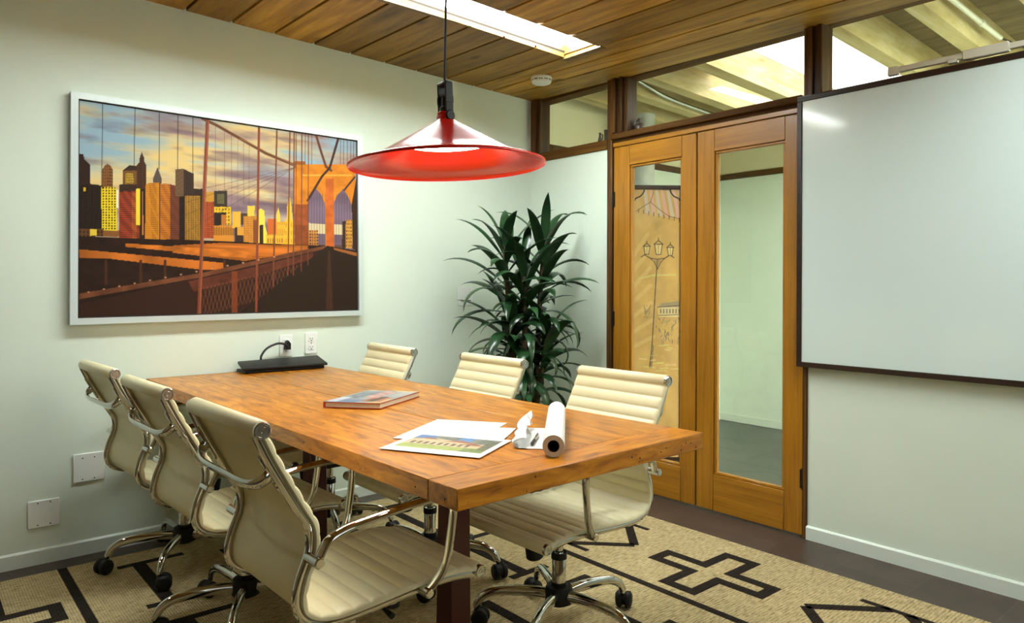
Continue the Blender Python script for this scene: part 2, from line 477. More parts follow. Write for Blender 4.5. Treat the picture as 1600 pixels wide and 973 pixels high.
# ------------------------------------------------------------------ room shell
XW, YW = 3.286, 3.644
XL, YB = -1.3, -2.0
XC, YC = 5.62, 3.69
def zc(x, y): return 2.4496-.0244*(x-3.5)+.0159*(y-3.5)

b = MB(); b.box(XL-.12, XW+.06, YB-.12, YW+.12, -.1, 0)
struct(b.build('floor', 'floor'))
b = MB(); b.box(XW+.06, XC+.1, YB-.12, YC+.1, -.1, 0)
struct(b.build('floor_corridor', 'cfloor'))
b = MB(); b.box(XL-.12, XW+.114, YW, YW+.12, 0, 2.62)
struct(b.build('wall_left', 'wall'))
b = MB(); b.box(XL-.12, XL, YB, YW, 0, 2.62)
struct(b.build('wall_rear', 'bounce_wood'))
b = MB()
b.box(XL, 0, YB-.12, YB, 0, 2.62); b.box(2.2, XW+.114, YB-.12, YB, 0, 2.62); b.box(0, 2.2, YB-.12, YB, 0, 1.0); b.box(0, 2.2, YB-.12, YB, 2.2, 2.62)
struct(b.build('wall_front', 'bounce_wood'))
b = MB()
for x0, x1, z0, z1 in ((0, 2.2, 1.0, 1.05), (0, 2.2, 2.15, 2.2), (0, .05, 1.05, 2.15), (2.15, 2.2, 1.05, 2.15), (1.08, 1.12, 1.05, 2.15)): b.box(x0, x1, YB-.09, YB-.03, z0, z1, bev=.004)
w = struct(b.build('window_4', 'trim'))  # unseen window frame and opening, added to hold the rear fill light
b = MB()
b.box(XW, XW+.114, 2.947, YW, 0, 2.03); b.box(XW, XW+.114, YB, 1.678, 0, 2.085)
struct(b.build('wall_right', 'wall'))
# baseboards
b = MB()
b.prism([(0, 0), (.012, 0), (.012, .058), (.006, .065), (0, .065)], XL, XW, 0, Matrix(((0, 0, 1, 0), (-1, 0, 0, YW), (0, 1, 0, 0), (0, 0, 0, 1))))
struct(b.build('baseboard_left', 'base'))
b = MB()
b.prism([(0, 0), (.012, 0), (.012, .058), (.006, .065), (0, .065)], YB, 1.678, 0, Matrix(((-1, 0, 0, XW), (0, 0, 1, 0), (0, 1, 0, 0), (0, 0, 0, 1))))
struct(b.build('baseboard_right', 'base'))
b = MB()
b.prism([(0, 0), (.012, 0), (.012, .058), (.006, .065), (0, .065)], 2.947, YW-.012, 0, Matrix(((-1, 0, 0, XW), (0, 0, 1, 0), (0, 1, 0, 0), (0, 0, 0, 1))))
struct(b.build('baseboard_corner', 'base'))

# ceiling boards with the skylight slot
xe = [2.788-.2185*k for k in range(19, 0, -1)]+[2.788, 2.935, 3.08, XW+.02]
# skylight openings x0, x1, y0, y1 (ends fall on board seams)
SKY = [(xe[9]+.005, 2.785, 2.565, 2.82), (xe[3]+.005, xe[4]-.005, 2.565, 2.82), (xe[14]+.005, 2.785, .30, .555)]  # third opening is added, out of view, to brighten the right-hand wall
b = MB()
def slab(x0, x1, y0, y1, th=.022, mi=0, dz=0.):
    v = []
    for dzz in (dz, dz+th):
        for x, y in ((x0, y0), (x1, y0), (x1, y1), (x0, y1)): v.append((x, y, zc(x, y)+dzz))
    b.hexa(v, mi)
def runs(x0, x1, y0, y1):
    """y stretches of a strip left free by the skylights"""
    cuts = sorted([(c, d) for a, e, c, d in SKY if x0 < e-.01 and x1 > a+.01]); out = []; y = y0
    for c, d in cuts: out.append((y, c)); y = d
    return out+[(y, y1)]
for x0, x1 in zip(xe, xe[1:]):
    g = .015
    for c, d in runs(x0, x1, YB, YW):
        slab(x0+g/2, x1-g/2, c, d); slab(x0, x1, c, d, .012, 1, .023)
struct(b.build('ceiling', ['pine', 'dark'], origin=None))
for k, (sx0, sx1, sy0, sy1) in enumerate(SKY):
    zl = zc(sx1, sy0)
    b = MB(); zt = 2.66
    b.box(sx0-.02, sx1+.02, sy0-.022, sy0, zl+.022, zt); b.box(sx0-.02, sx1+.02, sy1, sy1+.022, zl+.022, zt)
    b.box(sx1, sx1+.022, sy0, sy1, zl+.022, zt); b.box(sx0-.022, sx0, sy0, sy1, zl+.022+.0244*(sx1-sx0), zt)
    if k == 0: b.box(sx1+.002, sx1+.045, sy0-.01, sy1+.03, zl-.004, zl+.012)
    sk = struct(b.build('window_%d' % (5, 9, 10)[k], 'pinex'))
    b = MB(); b.box(sx0, sx1, sy0, sy1, zl+.075, zl+.085)
    b.build('glazing', 'sky', sk)

# ---- door wall joinery
b = MB()
b.box(XW-.012, XW+.10, 2.947, 3.56, 2.03, 2.088, bev=.003)
struct(b.build('trim_1', 'trimy'))
b = MB()   # corner post
b.box(XW-.012, XW+.10, 3.60, 3.641, 2.03, 2.46, bev=.003); b.box(XW-.022, XW+.09, 3.58, 3.602, 2.088, 2.46, bev=.003); b.box(XW-.006, XW+.09, 3.555, 3.582, 2.088, 2.46, bev=.003)
struct(b.build('trim_2', 'trim'))
b = MB()   # post between the clerestory and the doors
b.box(XW-.010, XW+.10, 2.906, 2.947, 0, 2.455, bev=.003)
b.box(XW-.022, XW+.09, 2.872, 2.904, 2.115, 2.455, bev=.004); b.box(XW-.006, XW+.09, 2.846, 2.872, 2.115, 2.455)
b.box(XW-.020, XW+.09, 2.826, 2.846, 2.115, 2.455, bev=.004); b.box(XW+.004, XW+.09, 2.800, 2.826, 2.115, 2.455)
struct(b.build('trim_3', 'trim'))
b = MB()   # head of the doors and the sill over it
b.box(XW-.004, XW+.09, 1.698, 2.906, 2.034, 2.060, bev=.003)
struct(b.build('trim_4', 'firy'))
b = MB()
b.box(XW-.002, XW+.10, 1.70, 2.906, 2.060, 2.078); b.box(XW-.028, XW+.10, 1.70, 2.906, 2.078, 2.112, bev=.004)
struct(b.build('trim_5', 'trimy'))
b = MB()   # right jamb and post
b.box(XW-.010, XW+.10, 1.676, 1.698, 0, 2.44, bev=.003)
b.box(XW-.02, XW+.09, 1.650, 1.676, 2.085, 2.44, bev=.003); b.box(XW-.008, XW+.09, 1.630, 1.650, 2.085, 2.44); b.box(XW-.02, XW+.09, 1.605, 1.630, 2.085, 2.44, bev=.004)
struct(b.build('trim_6', 'trim'))
b = MB(); b.box(XW-.004, XW+.10, YB, 1.605, 2.085, 2.11, bev=.003)
struct(b.build('trim_7', 'trimy'))
for i, (y0, y1, z0) in enumerate(((2.947, 3.555, 2.088), (1.698, 2.80, 2.112), (YB, 1.605, 2.11))):
    b = MB()
    zz = lambda y: zc(XW, y)
    b.box(XW+.058, XW+.066, y0, y1, z0, 2.435 if i else 2.44)
    w = struct(b.build('window_%d' % (i+1), 'glass'))
b = MB(); b.box(XW+.02, XW+.114, YB, YW, 2.437, 2.50)
struct(b.build('trim_8', 'trimy'))

def door(name, y0, y1, sl, sr, hinge_side):
    root = struct(bpy.data.objects.new(name, None)); C.objects.link(root)
    root.location = (XW+.02, (y0+y1)/2, .006)
    x0, x1 = XW+.002, XW+.044
    g0, g1 = y0+sr, y1-sl         # glass opening; y1 is the photo-left side
    zb0, zt0 = .200, 1.915
    b = MB(); b.box(x0, x1, y0+.002, g0, .008, 2.031, bev=.003); b.build('stile', 'fir', root)
    b = MB(); b.box(x0, x1, g1, y1-.002, .008, 2.031, bev=.003); b.build('stile', 'fir', root)
    b = MB(); b.box(x0, x1, g0, g1, .008, zb0, bev=.002); b.build('bottom_rail', 'firy', root)
    b = MB(); b.box(x0, x1, g0, g1, zt0, 2.031, bev=.002); b.build('top_rail', 'firy', root)
    b = MB(); bd = .014
    b.box(x0+.008, x1-.008, g0, g1, zb0, zb0+bd, bev=.003); b.box(x0+.008, x1-.008, g0, g1, zt0-bd, zt0, bev=.003)
    b.box(x0+.008, x1-.008, g0, g0+bd, zb0+bd, zt0-bd, bev=.003); b.box(x0+.008, x1-.008, g1-bd, g1, zb0+bd, zt0-bd, bev=.003)
    b.build('glazing_bead', 'fir', root)
    b = MB(); b.box(x0+.018, x0+.024, g0+.004, g1-.004, zb0+.004, zt0-.004); b.build('glass_pane', 'glass', root)
    yh = y1-.001 if hinge_side > 0 else y0+.001
    for z in (1.72, 1.0, .28):
        b = MB(); b.cyl((XW-.006, yh, z-.045), (XW-.006, yh, z+.045), .0055, 10)
        b.cyl((XW-.006, yh, z-.05), (XW-.006, yh, z-.045), .0035, 8); b.cyl((XW-.006, yh, z+.045), (XW-.006, yh, z+.052), .0035, 8)
        b.box(XW-.006, XW+.003, yh-.012, yh+.012, z-.044, z+.044)
        b.build('hinge', 'bronze', root)
    return root
door('door_1', 2.309, 2.904, .125, .098, 1)
door('door_2', 1.699, 2.305, .108, .100, -1)

# ---- corridor beyond the doors
b = MB(); b.box(XC, XC+.1, YB, YC+.1, 2.17, 2.75); b.box(XW+.114, XC, YC, YC+.1, 2.17, 2.75)
struct(b.build('wall_corridor_upper', 'cream'))
b = MB(); b.box(XC, XC+.1, YB, YC+.1, 0, 2.17)
struct(b.build('wall_corridor_back', 'wall'))
b = MB(); b.box(XW+.114, XC, YC, YC+.1, 0, 2.17)
struct(b.build('wall_corridor_left', 'wall'))
b = MB(); b.box(XW+.114, XC, YB-.1, YB, 0, 2.75)
struct(b.build('wall_corridor_front', 'wall'))
b = MB(); b.box(XC-.012, XC, YB, YC, 0, .066, bev=.003)
struct(b.build('baseboard_corridor_back', 'base'))
b = MB(); b.box(XW+.114, XC-.012, YC-.012, YC, 0, .066, bev=.003)
struct(b.build('baseboard_corridor_left', 'base'))
b = MB(); b.box(XC-.02, XC, YB, YC-.02, 2.145, 2.195, bev=.003)
struct(b.build('trim_9', 'trimy'))
b = MB(); b.box(XW+.114, XC, YC-.02, YC, 2.145, 2.195, bev=.003)
struct(b.build('trim_10', 'trimy'))
SLP = -.04
def zr(x): return 2.50+SLP*(x-3.3)
def sloped(b, x0, x1, y0, y1, d0, d1, mi=0):
    v = []
    for d in (d0, d1):
        for x, y in ((x0, y0), (x1, y0), (x1, y1), (x0, y1)): v.append((x, y, zr(x)+d))
    b.hexa(v, mi)
BX0, BX1 = XW+.12, XC-.002
for i, (y0, y1) in enumerate(((.10, .185), (.49, .575), (.88, .965), (1.27, 1.355), (1.65, 1.735), (2.43, 2.53), (2.82, 2.91), (3.115, 3.205), (3.42, 3.51))):
    b = MB(); sloped(b, BX0, BX1, y0, y1, 0, .195)
    o = struct(b.build('ceiling_beam', 'beam'))
b = MB()
sky_open = (3.45, 5.55, 1.78, 2.38)
sloped(b, BX0, BX1, YB, 1.735, .196, .22); sloped(b, BX0, BX1, 2.43, YC, .196, .22)
sloped(b, BX0, 3.45, 1.735, 2.43, .196, .22); sloped(b, 5.55, BX1, 1.735, 2.43, .196, .22)
struct(b.build('ceiling_corridor', 'board'))
b = MB(); sloped(b, 3.45, 5.55, 1.735, 2.43, .2, .21)
struct(b.build('window_6', 'csky'))
b = MB(); sloped(b, 4.15, 4.95, 2.545, 2.805, .17, .18)
struct(b.build('window_7', 'csky'))
b = MB(); sloped(b, 3.45, 5.55, -1.95, .05, .18, .19)
struct(b.build('window_8', 'cfill'))  # glowing panel added under the roof, out of view, to brighten the corridor

# ------------------------------------------------------------------ rug
RX0, RX1, RY0, RY1 = -.16, 2.962, -.72, 3.505
b = MB(); b.box(RX0, RX1, RY0, RY1, 0, .006, bev=.002)
def rpoly(p): b.prism(p, .0058, .0072, 1)
def stroke(p, q, w):
    p, q = Vector((p[0], p[1])), Vector((q[0], q[1])); d = (q-p).normalized(); n = Vector((-d.y, d.x))*w/2
    rpoly([tuple(p-n), tuple(q-n), tuple(q+n), tuple(p+n)])
def cross(cx, cy):
    ax, ay, hx, hy, w = .241, .275, .072, .088, .046
    o = [(-ax, -hy), (-hx, -hy), (-hx, -ay), (hx, -ay), (hx, -hy), (ax, -hy), (ax, hy), (hx, hy), (hx, ay), (-hx, ay), (-hx, hy), (-ax, hy)]
    n = len(o)
    def off(i):
        (x0, y0), (x1, y1), (x2, y2) = o[i-1], o[i], o[(i+1) % n]
        d1 = Vector((x1-x0, y1-y0)).normalized(); d2 = Vector((x2-x1, y2-y1)).normalized()
        n1 = Vector((-d1.y, d1.x)); n2 = Vector((-d2.y, d2.x))
        return (x1+w*.5*(n1.x+n2.x)*2*.5*2/2, y1+w*.5*(n1.y+n2.y)*2*.5*2/2)
    # inner outline by offsetting each corner along both edge normals
    inn = []
    for i in range(n):
        (x0, y0), (x1, y1), (x2, y2) = o[i-1], o[i], o[(i+1) % n]
        d1 = Vector((x1-x0, y1-y0)).normalized(); d2 = Vector((x2-x1, y2-y1)).normalized()
        inn.append((x1+w*(-d1.y-d2.y), y1+w*(d1.x+d2.x)))
    for i in range(n):
        j = (i+1) % n
        rpoly([(cx+o[i][0], cy+o[i][1]), (cx+o[j][0], cy+o[j][1]), (cx+inn[j][0], cy+inn[j][1]), (cx+inn[i][0], cy+inn[i][1])])
def diamond(cx, cy):
    o = [(0, .25), (-.215, 0.03), (-.215, -.03), (0, -.25), (.215, -.03), (.215, .03)]
    for (x0, y0), (x1, y1) in zip(o, o[1:]+o[:1]):
        if x0 == x1: continue
        stroke((cx+x0, cy+y0), (cx+x1, cy+y1), .042)
    for s_ in (-1, 1): stroke((cx+s_*.215, cy-.16), (cx+s_*.215, cy+.14), .026)
for cx in (2.577, .223):
    for cy in (3.05, 1.73, .41): cross(cx, cy)
    for cy in (2.39, 1.07, -.25): diamond(cx, cy)
for x in (2.278, .522): stroke((x, RY0+.02), (x, RY1-.003), .034)
for cx in (.80, 2.0):
    for cy in (3.12, 2.46, 1.80, 1.14, .48):
        stroke((cx-.10, cy+.237), (cx+.16, cy+.237), .036); stroke((cx-.02, cy+.22), (cx-.02, cy-.22), .05)
        stroke((cx-.10, cy-.237), (cx+.10, cy-.237), .036)
for cx in (1.12, 1.68):
    stroke((cx, 3.3), (cx, 2.9), .045); stroke((cx, 2.12), (cx, 1.72), .045); stroke((cx, 1.0), (cx, .6), .045)
for cy in (2.9, 2.5, 2.0, 1.5):
    stroke((1.28, cy), (1.52, cy+.02), .04)
tag(b.build('area_rug', ['jute', 'jutedark']), 'woven jute rug with black crosses and stripes on the dark tile floor', 'rug')

# ------------------------------------------------------------------ conference table
TZ0, TZ1 = .712, .760
nL, nR, fR, fL = (.912, 1.245), (1.838, 1.262), (1.752, 3.63), (.872, 3.63)
tb = thing('conference_table', 'long reclaimed-wood meeting table with worn orange-brown top, end against the picture wall', 'table', (1.36, 2.45, .0072))
def tp(u, v):   # u across 0..1, v along 0..1
    a = Vector(nL)*(1-u)+Vector(nR)*u; c = Vector(fL)*(1-u)+Vector(fR)*u
    return a*(1-v)+c*v
b = MB()
def plank(u0, u1, v0, v1, z0=TZ0, z1=TZ1, mi=0, g=.0007, dz=0.):
    q = [tp(u0, v0), tp(u1, v0), tp(u1, v1), tp(u0, v1)]; cx = sum(q, Vector((0, 0)))/4
    t = bmesh.new(); vs = []
    for z in (z0, z1+dz):
        for p in q:
            d = (cx-p); p2 = p+Vector((math.copysign(min(g, abs(d.x)), d.x), math.copysign(min(g, abs(d.y)), d.y)))
            vs.append(t.verts.new((p2.x, p2.y, z)))
    for f in ((3, 2, 1, 0), (4, 5, 6, 7), (0, 1, 5, 4), (1, 2, 6, 5), (2, 3, 7, 6), (3, 0, 4, 7)): t.faces.new([vs[i] for i in f])
    bmesh.ops.bevel(t, geom=t.edges[:], offset=.002, segments=1, profile=.5, affect='EDGES')
    b.merge(t, mi)
BV = .046
plank(0, 1, 0, BV, mi=1); plank(0, 1, 1-.018, 1, mi=1)
us = [0, .235, .47, .72, 1.0]
for i, (u0, u1) in enumerate(zip(us, us[1:])): plank(u0, u1, BV, 1-.018, dz=(0, -.0006, .0004, -.0003)[i])
# nail holes on the edges and a few on the top
random.seed(4)
def hole(p, axis, r):
    t = bmesh.new(); bmesh.ops.create_circle(t, cap_ends=True, segments=10, radius=r)
    mt = Matrix.Translation(p) @ Vector(axis).to_track_quat('Z', 'Y').to_matrix().to_4x4()
    b.merge(t, 2, mt @ Matrix.Scale(random.uniform(.6, 1.3), 4, (1, 0, 0)))
for k in range(26):
    v = random.random(); p = tp(0, v); hole((p.x-.0006-.0003, p.y, random.uniform(TZ0+.01, TZ1-.01)), (-1, 0, 0), random.uniform(.0013, .0026))
for k in range(22):
    u = random.random(); p = tp(u, 0); hole((p.x, p.y-.0009, random.uniform(TZ0+.008, TZ1-.008)), (-.018, -1, 0), random.uniform(.0010, .0026))
for k in range(16):
    p = tp(random.random(), random.random()); hole((p.x, p.y, TZ1+.0010), (0, 0, 1), random.uniform(.002, .004))
b.build('tabletop', ['table', 'tablex', 'hole'], tb, flip=True)
for y in (1.835, 2.83):
    b = MB(); h = .036; x = 1.332; k = 1.14
    v = [(x+a*h*k, y+c*h*k, .0075) for a, c in ((-1, -1), (1, -1), (1, 1), (-1, 1))]+[(x+a*h, y+c*h, TZ0-.05) for a, c in ((-1, -1), (1, -1), (1, 1), (-1, 1))]
    b.hexa(v); bmesh.ops.bevel(b.bm, geom=b.bm.edges[:], offset=.004, segments=1, profile=.5, affect='EDGES')
    b.build('leg', 'maroon', tb)
    b = MB(); b.box(1.02, 1.66, y-.03, y+.03, TZ0-.051, TZ0-.001, bev=.004); b.build('cross_beam', 'maroon', tb)
    b = MB(); b.box(1.27, 1.39, y-.11, y+.11, .0075, .02, bev=.003); b.build('foot_plate', 'maroon', tb)
b = MB(); b.box(1.312, 1.352, 1.87, 2.795, TZ0-.10, TZ0-.052, bev=.004); b.build('stretcher', 'maroon', tb)

# ------------------------------------------------------------------ office chairs (local: x forward, z up, origin on the floor under the column)
PROF = [(-.334, .864), (-.298, .79), (-.240, .688), (-.209, .632), (-.208, .575), (-.230, .515), (-.237, .468), (-.220, .434), (-.172, .415), (-.10, .413), (.0, .419), (.10, .426), (.18, .426), (.24, .418), (.268, .409)]
def resample(pts, step):
    d = [0]
    for a, c in zip(pts, pts[1:]): d.append(d[-1]+(c-a).length)
    n = int(d[-1]/step); out = []; j = 0
    for i in range(n+1):
        s_ = d[-1]*i/n
        while j < len(d)-2 and d[j+1] < s_: j += 1
        t = (s_-d[j])/max(1e-9, d[j+1]-d[j]); out.append(pts[j].lerp(pts[j+1], t))
    return out, d[-1]
def make_chair():
    root = thing('office_chair', 'x', 'chair', (0, 0, 0), 'cream ribbed office chairs around the table')
    pts = smooth([(p[0], 0, p[1]) for p in PROF], 10)
    pts, LEN = resample(pts, .0029)
    n = len(pts)
    tan = [(pts[min(i+1, n-1)]-pts[max(i-1, 0)]).normalized() for i in range(n)]
    nor = [Vector((-t.z, 0, t.x)) for t in tan]
    b = MB(); bm = b.bm
    ys = [-.216, -.214, -.206, -.19, -.1, 0, .1, .19, .206, .214, .216]
    hu = [0, .45, .8, 1, 1, 1, 1, 1, .8, .45, 0]
    rings = []
    for i in range(n):
        s_ = LEN*i/(n-1); rib = abs(math.sin(math.pi*(s_-.022)/.0435))**.28
        top = [.0025+.0100*h*(rib if .05 < h else 1)+.0015*h for h in hu]
        ring = [bm.verts.new(pts[i]+Vector((0, y, 0))+nor[i]*t) for y, t in zip(ys, top)]
        ring += [bm.verts.new(pts[i]+Vector((0, y, 0))-nor[i]*.0045*h) for y, h in ((.2155, .6), (.205, 1), (0, 1), (-.205, 1), (-.2155, .6))]
        rings.append(ring)
    k = len(rings[0])
    for a, c in zip(rings, rings[1:]):
        for j in range(k): bm.faces.new((a[j], a[(j+1) % k], c[(j+1) % k], c[j]))
    bm.faces.new(rings[0][::-1]); bm.faces.new(rings[-1])
    for e, rr in ((0, .0215), (-1, .0185)):
        p = pts[e]; b.cyl(p+Vector((0, -.208, 0)), p+Vector((0, .208, 0)), rr, 24, bev=.002)
    b.build('upholstery', 'leather', root, ang=60)
    for e, rr in ((0, .0195), (-1, .0175)):
        for sgn in (-1, 1):
            b = MB(); p = pts[e]
            mt = Matrix.Translation(p+Vector((0, sgn*.2075, 0))) @ Vector((0, sgn, 0)).to_track_quat('Z', 'Y').to_matrix().to_4x4()
            b.lathe([(0, 0), (rr, 0), (rr, .010), (rr-.002, .012), (rr-.005, .012), (rr-.006, .009), (rr-.010, .009), (rr-.011, .0115), (.004, .0115), (.003, .009), (0, .009)], 24, 0, mt)
            b.build('end_cap', 'alu', root)
    for sgn in (-1, 1):
        b = MB(); path = [pts[i]-nor[i]*.0125+Vector((0, sgn*.2025, 0)) for i in range(2, n-2, 4)]
        b.tube(path, .0098, 10, ref=(0, 1, 0), flat=(.8, 1.15))
        b.build('side_rail', 'chrome', root)
    # bowed brace behind the backrest
    def at(z0):
        i = min(range(n//2), key=lambda i: abs(pts[i].z-z0)); return pts[i], nor[i], tan[i]
    p, nn, tt = at(.775); dk = -nn
    b = MB()
    base = p+dk*.02
    pa = [base+Vector((0, -.196, 0)), base+dk*.018+Vector((0, -.193, 0))-tt*(-.006), base+dk*.034+Vector((0, -.165, 0))+tt*.012, base+dk*.041+Vector((0, -.11, 0))+tt*.014, base+dk*.041+Vector((0, 0, 0))+tt*.014]
    pa = pa+[Vector((q.x, -q.y, q.z)) for q in pa[-2::-1]]
    b.tube(smooth(pa, 6), .0105, 10, ref=tt, flat=(1.3, .65))
    for sgn in (-1, 1):
        b.tube([p+dk*.022+Vector((0, sgn*.196, 0))+tt*t for t in (-.05, -.045, .045, .05)], [.004, .0075, .0075, .004], 8, ref=(0, 1, 0), flat=(1.0, .7))
    b.build('back_brace', 'chrome', root)
    # arms
    for sgn in (-1, 1):
        b = MB(); y = sgn*.243
        q, qn, qt = at(.562)
        c0 = q-qn*.012
        arm = [(c0.x+.006, y, c0.z+.004), (-.200, y+sgn*.004, .604), (-.170, y+sgn*.008, .622), (-.12, y+sgn*.010, .632), (.01, y+sgn*.012, .645), (.085, y+sgn*.012, .647), (.125, y+sgn*.012, .640), (.143, y+sgn*.012, .616), (.141, y+sgn*.010, .57), (.131, y+sgn*.008, .50), (.122, y+sgn*.003, .465), (.104, y-sgn*.004, .435), (.084, y-sgn*.012, .412)]
        b.tube(smooth(arm, 6), .0112, 12, ref=(0, 1, 0), flat=(1.15, .85))
        b.cyl((c0.x, sgn*.200, c0.z), (c0.x, sgn*.262, c0.z), .0125, 14, bev=.003)
        b.cyl((.082, sgn*.196, .410), (.082, sgn*.246, .410), .0125, 14, bev=.003)
        b.build('armrest', 'chrome', root)
    b = MB()
    b.tube(smooth([(.0, -.203, .404), (.0, -.15, .398), (.0, -.08, .384), (.0, .08, .384), (.0, .15, .398), (.0, .203, .404)], 5), .013, 10, ref=(1, 0, 0), flat=(1.6, .8))
    b.build('seat_stretcher', 'chrome', root)
    b = MB(); b.box(-.08, .10, -.055, .055, .326, .378, bev=.008, seg=2)
    b.tube([(.02, -.05, .356), (.02, -.13, .353), (.02, -.17, .347)], [.005, .005, .008], 8)
    b.build('tilt_mechanism', 'black', root)
    b = MB(); b.lathe([(0, 0), (.026, 0), (.030, .004), (.028, .058), (.02, .062), (0, .062)], 20, 0, Matrix.Translation((.115, 0, .288)) @ Matrix.Rotation(R(12), 4, 'Y')); b.build('tension_knob', 'black', root)
    b = MB(); b.lathe([(0, .10), (.0245, .10), (.0245, .262), (.022, .266), (.0145, .266), (.0145, .352), (0, .352)], 22); b.build('gas_column', 'chrome', root)
    b = MB(); b.lathe([(0, .085), (.030, .085), (.048, .095), (.050, .135), (.044, .150), (.027, .153), (.027, .165), (0, .165)], 24); b.build('base_hub', 'black', root)
    b = MB(); b.lathe([(.0246, .245), (.0275, .245), (.0275, .268), (.0246, .268)], 22, closed=True); b.build('column_collar', 'black', root)
    for kk in range(5):
        a = kk*2*math.pi/5; mt = Matrix.Rotation(a, 4, 'Z')
        b = MB()
        pa = smooth([(.035, 0, .122), (.10, 0, .128), (.18, 0, .127), (.238, 0, .118), (.272, 0, .098), (.287, 0, .072), (.290, 0, .062)], 5)
        pa = [mt @ Vector(q) for q in pa]
        nn_ = len(pa); rs = [.0205-.0085*(i/(nn_-1)) for i in range(nn_)]
        tg = mt @ Vector((0, 1, 0))
        b.tube(pa, rs, 12, ref=tg, flat=(.82, 1.0))
        lg = b.build('base_leg', 'chrome', root)
        b = MB()
        sw = mt @ Matrix.Translation((.290, 0, 0)) @ Matrix.Rotation(R(40+kk*67), 4, 'Z')
        b.cyl(mt @ Vector((.290, 0, .046)), mt @ Vector((.290, 0, .066)), .0065, 10)
        for s2 in (-1, 1):
            t = bmesh.new(); t2 = MB(); t2.cyl((.016, s2*.006, .0305), (.016, s2*.027, .0305), .0302, 20, bev=.005)
            t.free(); b.merge(t2.bm, 0, sw)
        t2 = MB(); t2.cyl((.016, -.030, .034), (.016, .030, .034), .024, 16, bev=.006); t2.box(-.004, .02, -.008, .008, .03, .056, bev=.003)
        b.merge(t2.bm, 0, sw)
        b.build('caster', 'black', lg)
    return root
chair = make_chair()
CH = [(.916, 1.723, 1.3, .017, 'cream ribbed office chair nearest the camera on the left of the table, back to viewer'),
      (.942, 2.550, 2.5, -.006, 'cream ribbed office chair in the middle of the left-hand row, partly behind the nearest chair'),
      (.936, 3.250, 3.9, -.011, 'cream ribbed office chair at the far left by the blank wall plates'),
      (1.748, 1.787, 181.3, -.012, 'cream ribbed office chair nearest the glass doors, its front and seat in view'),
      (1.685, 2.490, 180.8, -.008, 'cream ribbed office chair across the table, in front of the tall plant'),
      (1.570, 3.170, 179.7, 0, 'cream ribbed office chair across the table nearest the wall outlets, only its top showing')]
PH = [10, 24, 164, -9, 20, 35]
def adjust(o, deg, lift):
    """the star base swivels by itself and the gas lift carries seat, back and arms"""
    for ch in o.children:
        nm = ch.name.split('.')[0]
        if nm == 'base_leg': ch.rotation_euler = (0, 0, R(deg)-o.rotation_euler.z)
        elif nm not in ('gas_column', 'base_hub', 'column_collar'): ch.location.z = lift
chairs = [chair]+[copy_tree(chair) for _ in CH[1:]]
for o, (x, y, rz, lift, lab), ph in zip(chairs, CH, PH):
    o.location = (x, y, .0074); o.rotation_euler = (0, 0, R(rz)); o['label'] = lab
    adjust(o, ph, lift)

# ------------------------------------------------------------------ red pendant lamp
PX, PY, PZ = 1.192, 1.680, 1.541
lamp = thing('pendant_lamp', 'red enamel cone pendant lamp hanging on a black cord over the table', 'lamp', (PX, PY, PZ))
ax = Vector((_fw.x, _fw.y, 0)); TLT = Matrix.Translation((PX, PY, PZ)) @ Matrix.Rotation(R(-2.3), 4, ax)
prof = [(.281, -.004), (.2825, 0), (.281, .003), (.262, .010), (.232, .018), (.205, .027), (.170, .046), (.10, .086), (.045, .117), (.026, .128), (.024, .131), (.024, .150), (.021, .152)]
inner = [(.019, .150), (.021, .130), (.042, .1155), (.098, .083), (.168, .0435), (.204, .024), (.232, .015), (.262, .007), (.278, 0)]
b = MB(); b.lathe(prof+inner, 72, 0, TLT, closed=True); b.build('lamp_shade', 'red', lamp, ang=50)
b = MB(); b.lathe([(0, .060), (.10, .060), (.128, .064), (.130, .068), (.0, .070)], 48, 0, TLT); b.build('diffuser', 'bulb', lamp)
b = MB(); mt = TLT @ Matrix.Rotation(_a-math.pi/2-R(52), 4, 'Z')
for s_ in (-1, 1):   # two flat plates of the hanging strap
    t = MB(); t.box(s_*.020-.003, s_*.020+.003, -.0125, .0125, .128, .232, bev=.0015)
    t.cyl((s_*.018, 0, .140), (s_*.027, 0, .140), .0145, 20, bev=.002); t.box(s_*.021-.003, s_*.021+.003, -.0135, .0135, .176, .197, bev=.0015); b.merge(t.bm, 0, mt)
t = MB(); t.box(-.024, .024, -.0125, .0125, .228, .238, bev=.003); t.cyl((-.02, 0, .186), (.02, 0, .186), .006, 12); t.box(-.018, .018, -.010, .010, .196, .206, bev=.002); b.merge(t.bm, 0, mt)
b.build('lamp_bracket', 'black', lamp)
b = MB(); b.lathe([(0, .150), (.017, .150), (.017, .165), (.011, .170), (.011, .195), (0, .195)], 18, 0, TLT); b.build('socket', 'bronze', lamp)
top = TLT @ Vector((0, 0, .235))
b = MB(); b.cyl(top, (PX-.004, PY-.002, zc(PX, PY)+.012), .0036, 10); b.build('cord', 'cord', lamp)
b = MB(); b.lathe([(0, -.03), (.012, -.03), (.05, -.006), (.052, .004), (0, .004)], 24, 0, Matrix.Translation((PX-.004, PY-.002, zc(PX, PY)))); b.build('ceiling_rose', 'black', lamp)

